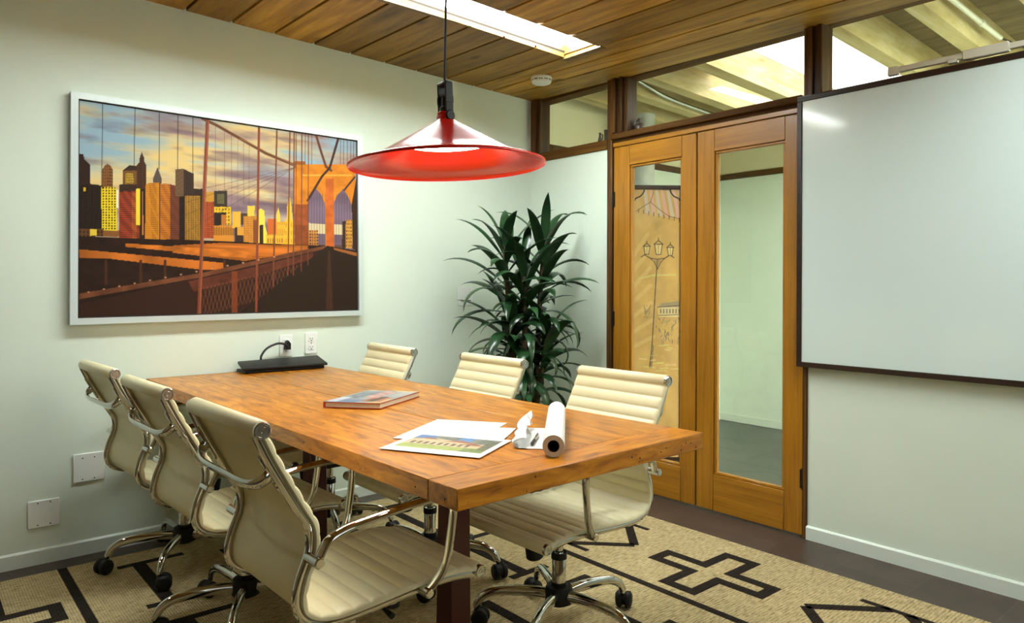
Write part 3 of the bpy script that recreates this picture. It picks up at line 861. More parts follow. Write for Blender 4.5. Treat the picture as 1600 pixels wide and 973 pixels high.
# ------------------------------------------------------------------ smoke detector
sx, sy = 2.955, 3.19
sm = thing('smoke_detector', 'round white smoke detector on the plank ceiling near the corner', 'smoke detector', (sx, sy, zc(sx, sy)-.04))
mt = Matrix.Translation((sx, sy, zc(sx, sy)))
b = MB(); b.lathe([(0, -.040), (.045, -.040), (.057, -.034), (.061, -.024), (.061, -.016), (.064, -.014), (.064, 0), (0, 0)], 40, 0, mt); b.build('housing', 'white', sm)
b = MB()
for k in range(12):
    a0 = k*30; 
    for z0, z1 in ((-.0235, -.0175),):
        v = []
        for z in (z0, z1):
            for rr, aa in ((.058, a0+4), (.0618, a0+4), (.0618, a0+24), (.058, a0+24)): v.append(mt @ Vector((rr*math.cos(R(aa)), rr*math.sin(R(aa)), z)))
        b.hexa(v)
b.build('vent_slots', 'slot', sm)

# ------------------------------------------------------------------ whiteboard
wbx = 3.236
y0, y1, z0, z1 = -.60, 1.710, .820, 2.095
wb = thing('whiteboard', 'large blank white board in a thin dark brown frame on the right-hand wall', 'whiteboard', (XW-.012, (y0+y1)/2, z0))
b = MB(); b.box(wbx+.006, XW-.002, y0+.02, y1-.02, z0+.02, z1-.02); b.build('writing_panel', 'wb', wb)
b = MB(); f = .024
for a, c, d, e in ((y0, y1, z0, z0+f), (y0, y1, z1-f, z1), (y0, y0+f, z0+f, z1-f), (y1-f, y1, z0+f, z1-f)): b.box(wbx, XW-.002, a, c, d, e, bev=.002)
b.build('frame', 'dbrown', wb)

# white cable raceway along the wall top
rw = thing('cable_raceway', 'white cable raceway with junction box above the whiteboard', 'raceway', (XW-.022, .3, 2.113))
b = MB(); b.box(XW-.024, XW-.006, YB+.02, 1.30, 2.121, 2.146, bev=.003); b.build('channel', 'cream_rail', rw)
b = MB(); b.box(XW-.034, XW-.006, .86, 1.02, 2.112, 2.152, bev=.004); b.build('junction_box', 'cream_rail', rw)
b = MB(); b.box(XW-.030, XW-.006, 1.04, 1.075, 2.112, 2.128, bev=.002); b.build('clip', 'cream_rail', rw)
b = MB(); b.box(XW-.028, XW-.006, 1.265, 1.31, 2.112, 2.150, bev=.003); b.build('clip', 'cream_rail', rw)

# conduit along the corridor beam
cd = thing('conduit_pipe', 'pale metal conduit pipe fixed along the corridor roof beam behind the glass', 'pipe', (3.75, 1.19, zr(3.75)+.01))
b = MB(); b.tube([(3.46, 1.235, zr(3.46)+.10), (3.50, 1.232, zr(3.5)+.075), (3.60, 1.225, zr(3.6)+.07), (4.3, 1.20, zr(4.3)+.05), (4.36, 1.19, zr(4.36)+.04)], .013, 12); b.build('tube', 'cream_rail', cd)
b = MB(); b.cyl((3.455, 1.236, zr(3.46)+.10), (3.455, 1.236, zr(3.46)+.19), .016, 12); b.build('coupling', 'cream_rail', cd)
b = MB(); b.cyl((4.10, 1.207, zr(4.1)+.057), (4.14, 1.205, zr(4.14)+.0555), .017, 12); b.build('coupling', 'cream_rail', cd)
b = MB(); b.tube(smooth([(4.36, 1.19, zr(4.36)+.04), (4.42, 1.10, zr(4.4)-.0), (4.3, .98, zr(4.3)+.06), (4.15, .975, zr(4.15)+.15), (4.0, 1.05, zr(4)+.19)], 8), .005, 8); b.build('flexible_cable', 'cord', cd)
cd2 = tag(MB().tube(smooth([(3.55, 3.06, zr(3.55)+.10), (3.75, 3.06, zr(3.75)+.06), (4.1, 3.06, zr(4.1)+.02), (4.9, 3.06, zr(4.9)+.016), (5.4, 3.06, zr(5.4)+.016)], 6), .012, 10).build('water_pipe', 'alu'), 'thin grey pipe running under the corridor beams behind the door transom', 'pipe')

# bottles and jug on the transom sill, behind the glass
def bottle(name, x, y, z, prof, lab, cat, handle=None):
    t = thing(name, lab, cat, (x, y, z))
    b = MB(); b.lathe(prof, 20, 0, Matrix.Translation((x, y, z))); b.build('body', 'jug', t)
    if handle:
        b = MB(); b.tube(smooth([(x+h[0]*.65, y-h[0]*.76, z+h[1]) for h in handle], 6), .0035, 8); b.build('handle', 'jug', t)
    return t
bottle('bottle', XW+.083, 3.090, 2.089, [(0, 0), (.013, 0), (.014, .004), (.013, .03), (.007, .055), (.0055, .068), (.0075, .070), (.0075, .076), (0, .076)], 'small dark bottle with narrow neck on the clerestory sill', 'bottle', [(.006, .066), (.017, .060), (.014, .03)])
bottle('tumbler', XW+.083, 3.035, 2.089, [(0, 0), (.0125, 0), (.014, .003), (.0145, .074), (.0165, .078), (.0165, .084), (.013, .084), (.012, .01), (0, .008)], 'small dark mug with a side handle right of the bottle on the clerestory sill', 'mug', [(.014, .065), (.026, .058), (.025, .03), (.014, .018)])
bottle('jug', XW+.083, 2.768, 2.112, [(0, 0), (.030, 0), (.033, .004), (.033, .040), (.026, .052), (.011, .060), (.009, .078), (.012, .080), (.012, .088), (0, .088)], 'dark stoneware jug on the sill at the left end of the door transom', 'jug', [(-.010, .078), (-.026, .070), (-.030, .045)])

# ------------------------------------------------------------------ framed skyline photograph
PYF = YW-.040
TL, TR, BR, BL = (.564, 2.033), (1.973, 2.031), (1.988, 1.027), (.564, 1.019)
pic = thing('framed_picture', 'large silver-framed photograph of a bridge and city skyline at sunset', 'picture', (1.27, YW-.02, 1.02))
def pl(u, v, y):
    t = Vector(TL)*(1-u)+Vector(TR)*u; q = Vector(BL)*(1-u)+Vector(BR)*u; r_ = t*(1-v)+q*v
    return (r_.x, y, r_.y)
b = MB(); fu, fv = .0205, .0275
def bar(u0, v0, u1, v1, ya, yb_):
    v = [pl(u0, v1, ya), pl(u1, v1, ya), pl(u1, v0, ya), pl(u0, v0, ya), pl(u0, v1, yb_), pl(u1, v1, yb_), pl(u1, v0, yb_), pl(u0, v0, yb_)]
    b.hexa(v)
bar(0, 0, 1, fv, PYF, YW-.001); bar(0, 1-fv, 1, 1, PYF, YW-.001); bar(0, fv, fu, 1-fv, PYF, YW-.001); bar(1-fu, fv, 1, 1-fv, PYF, YW-.001)
b.build('frame', 'silver', pic)
b = MB(); bar(fu, fv, 1-fu, 1-fv, PYF+.014, PYF+.02); b.build('backing_board', 'slot', pic)
cv = Canvas(470, 340); cv.frame([(77, 78), (1145, 238), (1151, 890), (72, 921)]); cv.aa = 1.3
n1 = cv.noise(3, 5, 1); n2 = cv.noise(4, 9, 5); n3 = cv.noise(30, 30, 9, 2)
V, U = cv.Y, cv.X
# sky: blue gaps, cream clouds, mauve undersides
sky = np.zeros((340, 470, 3))
blue = np.array((142, 170, 186.)); cream = np.array((216, 188, 124.)); mauve = np.array((134, 112, 122.))
st = cv.noise(5, 22, 33, 4)
w1 = np.clip((cv.noise(3, 8, 21)*.6+st*.4-.37)*5, 0, 1)[..., None]
sky = blue*(1-w1)+cream*w1
w2 = np.clip((n1*.55+st*.45-.53+.24*U+.16*V)*4.2, 0, 1)[..., None]
sky = sky*(1-w2)+np.array((146, 122, 126.))*w2
dk = np.clip((n2*.6+st*.4-.53)*3.2+np.clip((V-.22)*3.4, 0, .75)*np.clip(U*1.5-.25, 0, 1), 0, .85)[..., None]
sky = sky*(1-dk)+np.array((96, 78, 92.))*dk
hb = np.exp(-((V-.475-.03*n1)/.03)**2)[..., None]*np.clip(U*2-.7, 0, 1)[..., None]*.85
sky = sky*(1-hb)+np.array((236, 220, 186.))*hb
lowl = np.exp(-((V-.30-.1*n2)/.06)**2)[..., None]*np.clip(1.1-U*1.6, 0, 1)[..., None]*.45
sky = sky*(1-lowl)+np.array((228, 202, 140.))*lowl
cv.im = sky
for x0, x1, yb_ in ((168, 164, 420), (295, 290, 330), (389, 387, 345), (461, 459, 350), (519, 517, 430)): cv.line([(x0, 60), (x1, yb_)], 1.6, (52, 42, 38))
for x0, yb_ in ((605, 420), (640, 440), (667, 480), (691, 490), (714, 490), (735, 490)): cv.line([(x0, 165+(x0-600)*.6), (x0, yb_)], .8, (80, 62, 60), .5)
def win(px, py, lo, duty=.5):
    X, Y = cv.SX, cv.SY
    return 1-(1-lo)*(((X % px)/px > duty) & ((Y % py)/py > .4)).astype(float)
def hl(py, lo): return 1-(1-lo)*((cv.SY % py)/py > .5).astype(float)
DK = (40, 29, 23)
# skyline
cv.poly([(75, 285), (92, 287), (97, 305), (118, 325), (118, 420), (75, 420)], (48, 34, 26))
cv.poly([(166, 345), (176, 330), (186, 322), (198, 331), (207, 345), (207, 420), (166, 420)], (126, 84, 46), pat=win(9, 12, .6))
cv.poly([(247, 348), (272, 329), (300, 332), (300, 405), (247, 405)], (112, 76, 42)); cv.rect(258, 360, 288, 400, (176, 140, 52), pat=win(8, 10, .7)); cv.poly([(244, 350), (272, 329), (300, 331), (300, 350)], (58, 42, 32))
cv.poly([(299, 330), (312, 315), (312, 300), (320, 277), (329, 300), (330, 315), (338, 330), (336, 615), (299, 615)], (74, 48, 32), pat=win(7, 9, .75))
cv.poly([(75, 410), (118, 400), (168, 408), (168, 600), (75, 600)], (42, 32, 25), pat=win(10, 9, .8)); cv.rect(92, 415, 101, 430, (200, 170, 50))
cv.rect(163, 413, 222, 590, (222, 196, 46), pat=win(11.5, 10.5, .25, .45)); cv.rect(222, 425, 230, 495, (228, 220, 190))
cv.rect(232, 403, 300, 430, (58, 40, 30)); cv.rect(232, 430, 310, 615, (158, 66, 42), pat=hl(7.5, .6)); cv.rect(282, 436, 300, 615, (176, 92, 44), pat=hl(7.5, .6))
cv.rect(298, 420, 312, 560, (228, 200, 60)); cv.rect(312, 420, 336, 615, (46, 32, 25)); cv.rect(322, 430, 325, 600, (196, 120, 60))
cv.poly([(362, 400), (364, 380), (381, 335), (397, 380), (398, 400)], (84, 72, 66))
cv.poly([(335, 405), (345, 398), (390, 396), (390, 617), (332, 617)], (208, 134, 40), pat=win(5, 7.2, .7, .3)); cv.rect(387, 396, 391, 617, (110, 62, 30))
cv.poly([(391, 400), (430, 402), (430, 617), (391, 617)], (198, 118, 42), pat=hl(7.2, .72)); cv.poly([(430, 402), (465, 412), (465, 622), (430, 622)], (112, 62, 44), pat=hl(7.2, .8))
cv.poly([(450, 345), (482, 343), (482, 450), (450, 450)], (112, 86, 60), pat=hl(6, .8)); cv.poly([(482, 343), (521, 362), (521, 450), (482, 450)], (62, 48, 42), pat=win(8, 8, .8))
cv.rect(465, 450, 490, 622, (42, 32, 26)); cv.rect(522, 420, 556, 620, (52, 40, 34)); cv.rect(487, 447, 545, 622, (158, 116, 46), pat=win(9, 7, .68))
cv.rect(565, 432, 600, 480, (186, 136, 52)); cv.rect(558, 470, 600, 612, (168, 78, 44), pat=win(8, 8, .72)); cv.rect(600, 428, 650, 500, (60, 50, 44)); cv.rect(612, 440, 640, 478, (96, 92, 60))
cv.rect(600, 490, 664, 560, (218, 176, 46), pat=win(12, 14, .6)); cv.rect(600, 512, 645, 565, (48, 38, 32)); cv.rect(627, 520, 645, 565, (176, 108, 48)); cv.rect(597, 562, 676, 630, (204, 134, 50), pat=hl(60, .85)*win(9, 200, .85))
cv.rect(672, 508, 702, 572, (216, 168, 62)); cv.rect(702, 515, 730, 560, (74, 60, 50)); cv.rect(680, 568, 718, 634, (62, 46, 36)); cv.rect(690, 568, 716, 600, (206, 150, 60))
cv.rect(728, 486, 756, 530, (226, 188, 70)); cv.rect(714, 526, 766, 636, (198, 132, 54), pat=win(8, 9, .78)); cv.rect(750, 540, 775, 636, (128, 74, 42))
cv.poly([(768, 505), (780, 496), (794, 506), (796, 560), (806, 600), (806, 636), (768, 636)], (236, 204, 78)); cv.rect(775, 560, 790, 634, (62, 46, 34))
cv.rect(806, 536, 842, 636, (198, 100, 44)); cv.poly([(840, 520), (847, 492), (854, 520), (856, 560), (840, 560)], (232, 190, 76)); cv.rect(840, 548, 884, 636, (226, 164, 54), pat=win(8, 40, .85))
cv.poly([(881, 490), (886, 465), (889, 435), (893, 465), (899, 490), (902, 560), (879, 560)], (228, 178, 66)); cv.rect(872, 540, 915, 640, (236, 176, 54), pat=win(10, 30, .8)); cv.rect(800, 596, 870, 638, (232, 170, 56), pat=win(9, 30, .7))
cv.rect(75, 575, 170, 605, (96, 62, 36), pat=win(14, 16, .5)); cv.rect(118, 577, 143, 602, (216, 186, 60)); cv.rect(170, 582, 232, 606, (130, 86, 46))
# stone towers of the bridge
brick = .86+.28*n3
cv.poly([(908, 315), (948, 315), (952, 326), (1140, 326), (1150, 640), (910, 640)], (206, 124, 36), pat=brick)
cv.rect(940, 365, 1130, 371, (232, 160, 60)); cv.rect(905, 314, 952, 328, (150, 88, 34))
cv.poly([(910, 480), (962, 480), (962, 640), (910, 640)], (150, 78, 40), pat=brick*win(4, 400, .75))
ap = np.array((118, 100, 112.))
def arch(pts):
    m = cv.mask(pts)[..., None].astype(float)
    c = np.where(V[..., None] > .62, np.array((96, 70, 60.)), np.array((112, 94, 110.)))*(.8+.4*n2[..., None])
    c = np.where((np.abs(V-.52-.02*n1) < .03)[..., None], np.array((206, 190, 150.)), c)
    cv.im = cv.im*(1-m)+c*m
arch([(962, 640), (963, 470), (972, 440), (990, 418), (1010, 440), (1026, 475), (1029, 640)])
arch([(1060, 648), (1060, 475), (1073, 445), (1096, 420), (1115, 450), (1128, 485), (1133, 650)])
for k in range(16):
    x = 964+k*10.5
    if x < 1130: cv.line([(x, 440), (x, 640)], .7, (70, 52, 46), .6)
cv.rect(962, 580, 1000, 640, (196, 126, 50), .8, win(9, 12, .4)); cv.rect(1092, 545, 1106, 650, (62, 44, 34)); cv.rect(1106, 540, 1130, 650, (206, 144, 54), .9, win(8, 14, .5))
cv.poly([(1028, 380), (1060, 380), (1062, 648), (1030, 648)], (188, 96, 42), pat=brick)
cv.poly([(1128, 480), (1146, 380), (1151, 660), (1133, 655)], (58, 40, 32))
# bridge deck
cv.poly([(70, 604), (600, 622), (910, 636), (1030, 640), (1152, 660), (1152, 925), (70, 925)], (44, 30, 23), pat=.85+.3*n3)
cv.poly([(440, 640), (620, 630), (960, 640), (960, 660), (720, 700), (440, 668)], (178, 100, 36), pat=.7+.6*cv.noise(6, 60, 31, 2))
cv.poly([(255, 632), (640, 655), (760, 668), (740, 690), (620, 680), (255, 645)], (198, 112, 38), pat=.75+.4*n3)
cv.poly([(75, 655), (220, 668), (640, 708), (640, 735), (560, 735), (200, 692), (75, 688)], (186, 104, 38), pat=.7+.5*cv.noise(14, 3, 41, 2))
for x in (180, 315, 410, 640): cv.line([(x, 700), (x, 790)], 9, (72, 44, 30))
# railing and walkway
cv.poly([(75, 850), (560, 762), (700, 735), (1030, 655), (1034, 640), (900, 665), (560, 745), (75, 828)], (106, 64, 42), pat=.8+.4*n3)
cv.poly([(75, 870), (560, 762), (1030, 652), (1030, 668), (860, 760), (700, 900), (75, 921)], (54, 34, 26))
cv.poly([(500, 780), (760, 722), (980, 668), (980, 690), (760, 760), (520, 820)], (92, 50, 36), pat=.8+.4*n3)
for k in range(26):
    x = 545+k*15; yt = 800-(k*15)*.24; yb2 = 905-(k*15)*.30
    cv.line([(x, yt+8), (x+28, yb2+6)], 1.2, (128, 78, 52), .75); cv.line([(x+28, yt), (x, yb2+12)], 1.2, (128, 78, 52), .75)
cv.rect(668, 740, 690, 905, (130, 64, 36), .75)
cv.poly([(1030, 645), (1060, 645), (1150, 675), (1152, 925), (690, 925), (760, 860), (900, 745)], (46, 34, 26))
cv.poly([(1038, 660), (1046, 660), (1058, 925), (1028, 925)], (66, 42, 30)); cv.poly([(1060, 648), (1150, 668), (1150, 682), (1060, 656)], (150, 90, 44))
# cables
cv.line([(555, 150), (610, 176), (720, 238), (800, 284), (912, 330)], 10, (104, 66, 46)); cv.line([(912, 330), (700, 226)], 1.5, (200, 150, 70), .6)
for y in (380, 420, 470, 540): cv.line([(912, 338), (470, y+60)], 1.0, (74, 52, 46), .6)
cv.line([(992, 214), (1012, 280), (1030, 335), (1050, 350)], 8, (100, 62, 40)); cv.line([(1076, 230), (1044, 340), (1015, 372), (960, 465)], 8, (66, 44, 36)); cv.line([(1140, 375), (1100, 425)], 6, (70, 48, 38))
for x in (916, 937, 951, 963, 976, 1086, 1098, 1112, 1125, 1136): cv.line([(x, 200), (x-1, 326)], 1.2, (70, 54, 56), .8)
for x0, x1, y1_, w_ in ((842, 827, 800, 5), (892, 884, 755, 4), (908, 905, 755, 4), (938, 935, 740, 3), (963, 961, 715, 2.5), (916, 915, 640, 2)): cv.line([(x0, 190), (x1, y1_)], w_, (112, 66, 46))
cv.line([(773, 180), (762, 898)], 8, (126, 68, 46)); cv.line([(575, 155), (556, 560), (541, 905)], 13, (122, 66, 46)); cv.line([(578, 160), (560, 560), (545, 905)], 3, (160, 92, 60))
for k in range(13): 
    x = 110+k*60; cv.line([(x, 822-k*11.5), (x+3, 822-k*11.5)], 5, (176, 130, 96))
cv.mesh('printed_photo', pl(fu+.004, fv+.0055, PYF+.012), pl(1-fu-.004, fv+.0055, PYF+.012), pl(1-fu-.004, 1-fv-.0055, PYF+.012), pl(fu+.004, 1-fv-.0055, PYF+.012), 'photo', pic)

# ------------------------------------------------------------------ outlets, switch, blank plates on the picture wall
def plate(t, x0, x1, z0, z1, name='plate', d=.006):
    b = MB(); b.box(x0, x1, YW-d, YW-.0002, z0, z1, bev=.0025); return b.build(name, 'white', t)
def outlet(x0, x1, z0, z1, lab):
    t = thing('wall_outlet', lab, 'outlet', ((x0+x1)/2, YW, z0), 'duplex outlets over the table end')
    plate(t, x0, x1, z0, z1); cx = (x0+x1)/2; cz = (z0+z1)/2
    for dz in (-.022, .022):
        b = MB(); b.box(cx-.016, cx+.016, YW-.0085, YW-.005, cz+dz-.014, cz+dz+.014, bev=.0012); s_ = b.build('socket', 'white', t)
        b = MB(); b.box(cx-.008, cx-.0055, YW-.0092, YW-.008, cz+dz-.002, cz+dz+.007); b.box(cx+.0055, cx+.008, YW-.0092, YW-.008, cz+dz-.002, cz+dz+.007)
        b.cyl((cx, YW-.0092, cz+dz-.007), (cx, YW-.008, cz+dz-.007), .003, 10); b.build('slots', 'slot', s_)
    b = MB(); b.cyl((cx, YW-.0072, cz), (cx, YW-.0055, cz), .003, 10); b.build('screw', 'alu', t)
    return t
outlet(1.513, 1.583, .820, .934, 'white duplex outlet with a black plug in its upper socket')
outlet(1.654, 1.724, .826, .940, 'white duplex outlet with both sockets empty, right of the plugged-in one')
def blank(x0, x1, z0, z1, lab):
    t = thing('blank_wall_plate', lab, 'wall plate', ((x0+x1)/2, YW, z0), 'blank steel wall plates')
    plate(t, x0, x1, z0, z1, d=.009)
    for dx in (.036, .082):
        for dz in (.012, .105):
            b = MB(); b.cyl((x0+dx, YW-.0104, z0+dz), (x0+dx, YW-.0085, z0+dz), .0028, 10); b.build('screw', 'slot', t)
blank(.417, .533, .156, .272, 'square blank wall plate low on the wall by the baseboard')
blank(.583, .706, .323, .448, 'square blank wall plate behind the farthest left chair, higher of the two')
t = thing('light_switch', 'white double light switch with two sliders beside the tall plant', 'switch', (2.726, YW, 1.07))
plate(t, 2.667, 2.786, 1.070, 1.188)
for cx in (2.704, 2.750):
    b = MB(); b.box(cx-.0165, cx+.0165, YW-.0085, YW-.005, 1.096, 1.163, bev=.001); b.build('rocker', 'white', t)
    b = MB(); b.box(cx-.013, cx+.013, YW-.0105, YW-.008, 1.098, 1.104); b.build('slider', 'slot', t)

# ------------------------------------------------------------------ closed laptop at the table end, with its power lead
lt = thing('laptop', 'black laptop with lid ajar at the far end of the table against the wall', 'laptop', (1.50, 3.56, TZ1+.0012))
b = MB(); b.box(1.285, 1.70, 3.500, 3.622, TZ1+.0014, TZ1+.016, bev=.003); b.build('base', 'black', lt)
b = MB(); v = []
for dz in (0, .013):
    for x, y, z in ((1.268, 3.488, .779), (1.708, 3.480, .7765), (1.716, 3.618, .806), (1.290, 3.620, .800)): v.append((x, y, z+dz))
b.hexa(v); bmesh.ops.bevel(b.bm, geom=b.bm.edges[:], offset=.003, segments=2, profile=.5, affect='EDGES'); b.build('lid', 'black', lt)
pc = thing('power_cord', 'thick black cord arching from the laptop to the wall outlet', 'cord', (1.45, 3.60, .80))
b = MB(); b.tube(smooth([(1.400, 3.600, .815), (1.404, 3.60, .838), (1.432, 3.60, .872), (1.485, 3.60, .893), (1.526, 3.602, .888), (1.546, 3.608, .872)], 8), .0058, 10); b.build('cable', 'cord', pc)
b = MB(); b.prism([(1.534, .858), (1.562, .858), (1.562, .890), (1.549, .906), (1.537, .892)], 3.606, 3.634, 0, Matrix(((1, 0, 0, 0), (0, 0, 1, 0), (0, 1, 0, 0), (0, 0, 0, 1)))); b.build('plug', 'black', pc)

# ------------------------------------------------------------------ book
def on(p, z): return (p[0], p[1], z)
A_, B_, C_ = Vector((1.150, 2.377)), Vector((1.288, 2.218)), Vector((1.549, 2.366)); D_ = A_+C_-B_
bt = thing('book', 'hardcover book with red-edged photo cover lying on the table', 'book', ((A_.x+C_.x)/2, (A_.y+C_.y)/2, TZ1+.001))
Z0 = TZ1+.0013
def quadbox(b, q, z0, z1, mi=0): b.hexa([(p[0], p[1], z) for z in (z0, z1) for p in q], mi)
b = MB(); q = [A_, B_, C_, D_]; quadbox(b, q, Z0, Z0+.003); b.build('back_cover', 'redcover', bt)
cen = (A_+C_)/2
b = MB(); quadbox(b, [cen+(p-cen)*.972 for p in q], Z0+.003, Z0+.018); b.build('page_block', 'edge', bt)
b = MB(); quadbox(b, q, Z0+.018, Z0+.0208); b.build('front_cover', 'redcover', bt)
sp = (B_-A_).normalized()*.006
b = MB(); quadbox(b, [A_, A_+sp, D_+sp, D_], Z0+.003, Z0+.018); b.build('spine', 'redcover', bt)
cb = Canvas(120, 90, (150, 158, 158)); na = cb.noise(6, 5, 3); nb = cb.noise(14, 12, 4)
cb.im = np.array((150, 156, 158.))*(1-na[..., None])+np.array((205, 200, 188.))*na[..., None]
cb.rect(.45, 0, 1, .25, (120, 140, 168)); cb.rect(.0, 0, .25, .3, (216, 182, 128)); cb.rect(.1, .12, .45, .45, (186, 96, 60), .8, .6+.8*nb); cb.rect(.2, .1, .34, .5, (58, 44, 36), .7)
cb.rect(.34, .4, .62, .95, (204, 150, 140), .8, .7+.6*nb); cb.rect(.62, .3, .95, .9, (120, 130, 134), .8, .6+.8*nb); cb.rect(0, .9, .4, 1, (222, 206, 170)); cb.rect(.8, .05, .98, .4, (226, 230, 236), .9)
cb.im = cb.im*.78
cb.mesh('cover_picture', on(B_, Z0+.0212), on(A_, Z0+.0212), on(D_, Z0+.0212), on(C_, Z0+.0212), 'ink', bt)

# ------------------------------------------------------------------ loose sheets
def sheet(lab, q, z, cvs, lift=0.):
    t = thing('paper_sheet', lab, 'paper', (q[0][0], q[0][1], TZ1+.001), 'loose sheets on the table')
    b = MB(); b.hexa([(p[0], p[1], zz+(lift if k == 0 else 0)) for zz in (z, z+.0005) for k, p in enumerate(q)]); b.build('paper', 'paper', t)
    cvs.mesh('print', *[(p[0], p[1], z+.0008) for p in q], 'ink', t)
def lines(seed):
    c = Canvas(140, 108, (202, 205, 204)); c.aa = .004; rg = random.Random(seed)
    for k in range(14):
        y = .12+.06*k
        if rg.random() < .6: c.line([(.1+rg.random()*.2, y), (.5+rg.random()*.4, y)], .009, (120, 130, 140), .75)
    for k in range(6):
        x = rg.uniform(.1, .8); c.line([(x, .2), (x, .2+rg.random()*.6)], .008, (124, 134, 144), .7)
    return c
# q order: TL, TR, BR, BL of the print as read from the near side
sheet('plain white sheet with faint drawing lines, at the back of the loose papers', [(1.335, 1.932), (1.472, 1.742), (1.213, 1.586), (1.073, 1.776)], TZ1+.0014, lines(2))
sheet('white sheet with faint plan lines, between the printed house sheet and the crumpled paper', [(1.262, 1.872), (1.434, 1.655), (1.262, 1.527), (1.085, 1.745)], TZ1+.0024, lines(5))
ch = Canvas(150, 116, (232, 234, 233)); nn_ = ch.noise(10, 8, 6); nh = ch.noise(26, 20, 8)
x0, x1, y0_, y1_ = .07, .94, .10, .80
ch.rect(x0, y0_, x1, y1_, (96, 140, 196)); ch.rect(x0, y0_, x1, .45, (120, 120, 96), 1*.8, .6+.9*nn_); ch.rect(x0+.45, y0_, x0+.6, .3, (98, 148, 210)); ch.rect(x0, y0_, x0+.2, .28, (92, 134, 196))
ch.poly([(x0, .34), (.3, .25), (.62, .34), (.9, .40), (.9, .6), (x0, .6)], (226, 206, 168), pat=.85+.3*nh)
ch.poly([(.12, .30), (.22, .22), (.36, .32)], (168, 104, 84)); ch.poly([(.40, .36), (.56, .26), (.84, .42)], (178, 118, 92)); ch.poly([(.60, .46), (.74, .38), (.88, .48)], (166, 100, 80))
for k in range(9): ch.rect(.13+.07*k, .45, .165+.07*k, .58, (112, 88, 76))
ch.rect(x0, .60, x1, y1_, (178, 196, 108), pat=.85+.3*nh); ch.rect(.72, .62, x1, y1_, (104, 132, 70), .7, .7+.6*nh); ch.rect(.84, .2, x1, .66, (96, 100, 70), .8, .6+.8*nh)
ch.im = ch.im*np.where((ch.X > x0) & (ch.X < x1) & (ch.Y > y0_) & (ch.Y < y1_), .80, .93)[..., None]
sheet('white sheet printed with a colour picture of a long house and lawn', [(1.171, 1.784), (1.311, 1.532), (1.114, 1.427), (.973, 1.682)], TZ1+.0034, ch)

# ------------------------------------------------------------------ roll of drawing paper with its loose end, and the pen
P0, P1 = Vector((1.268, 1.318, TZ1+.0305)), Vector((1.640, 1.690, TZ1+.0305))
rr = .0285
rl = thing('paper_roll', 'thick roll of white drawing paper with a torn loose end', 'paper roll', ((P0.x+P1.x)/2, (P0.y+P1.y)/2, TZ1+.0015))
dr = (P1-P0); ln = dr.length; mt = Matrix.Translation(P0) @ dr.to_track_quat('Z', 'Y').to_matrix().to_4x4()
b = MB(); b.lathe([(rr-.0008, .0003), (rr, .001), (rr, ln-.001), (rr-.0008, ln-.0003)], 48, 0, mt)
b.lathe([(.0152, .0004), (rr-.0008, .0003)], 48, 1, mt); b.lathe([(rr-.0008, ln-.0003), (.0152, ln-.0004)], 48, 1, mt)
b.build('rolled_paper', ['paper', 'edge'], rl)
b = MB(); b.lathe([(.0138, 0), (.0153, 0), (.0153, ln), (.0138, ln)], 32, 0, mt, closed=True); b.lathe([(0, ln*.5), (.0139, ln*.5)], 32, 0, mt); b.build('core_tube', 'core', rl)
d = dr.normalized(); sd = Vector((-d.y, d.x, 0))     # towards the left of the photo
b = MB(); bm = b.bm
prf = [(-.010, TZ1+.0026), (.02, TZ1+.0016), (.055, TZ1+.0015), (.082, TZ1+.0018), (.096, TZ1+.003), (.108, TZ1+.010), (.112, TZ1+.022), (.104, TZ1+.036), (.092, TZ1+.048), (.082, TZ1+.056)]
prf = smooth([(a, 0, z) for a, z in prf], 4)
NT = 26; g = []
rgn = random.Random(3); jag = [rgn.random() for _ in range(NT+1)]
for i, p in enumerate(prf):
    row = []
    for j in range(NT+1):
        t = j/NT; al_ = .095+t*.28
        f = i/(len(prf)-1); k = max(0, f-.62)/.38
        q = P0+d*(al_+.012*k*math.sin(j*1.3))+sd*(p.x-.012*k*jag[j]+.006*math.sin(j*.7)*f)
        row.append(bm.verts.new((q.x, q.y, p.z-.026*k*jag[j]-.020*k*(1-t)**2)))
    g.append(row)
for i in range(len(g)-1):
    for j in range(NT): bm.faces.new((g[i][j], g[i][j+1], g[i+1][j+1], g[i+1][j]))
b.build('loose_end', 'paper', rl, flip=False)
pn = thing('pen', 'silver and black pen lying on the unrolled paper beside the roll', 'pen', (1.46, 1.58, TZ1+.003))
q0 = P0+d*.115+sd*.062; q1 = q0+d*.135-sd*.012; zz = TZ1+.0072
a0, a1 = Vector((q0.x, q0.y, zz)), Vector((q1.x, q1.y, zz)); u_ = (a1-a0)
b = MB(); b.cyl(a0+u_*.42, a1, .0045, 14, bev=.001); b.build('barrel', 'pen', pn)
b = MB(); b.cyl(a0+u_*.1, a0+u_*.42, .0048, 14, bev=.0008); b.lathe([(0, 0), (.0012, 0), (.0046, .0135), (0, .0135)], 14, 0, Matrix.Translation(a0) @ u_.to_track_quat('Z', 'Y').to_matrix().to_4x4()); b.build('grip', 'black', pn)
b = MB(); w_ = Vector((0, 0, .0058)); b.tube([a1-u_*.02+w_*.8, a1-u_*.05+w_, a1-u_*.3+w_*.9], .0012, 6); b.build('clip', 'black', pn)

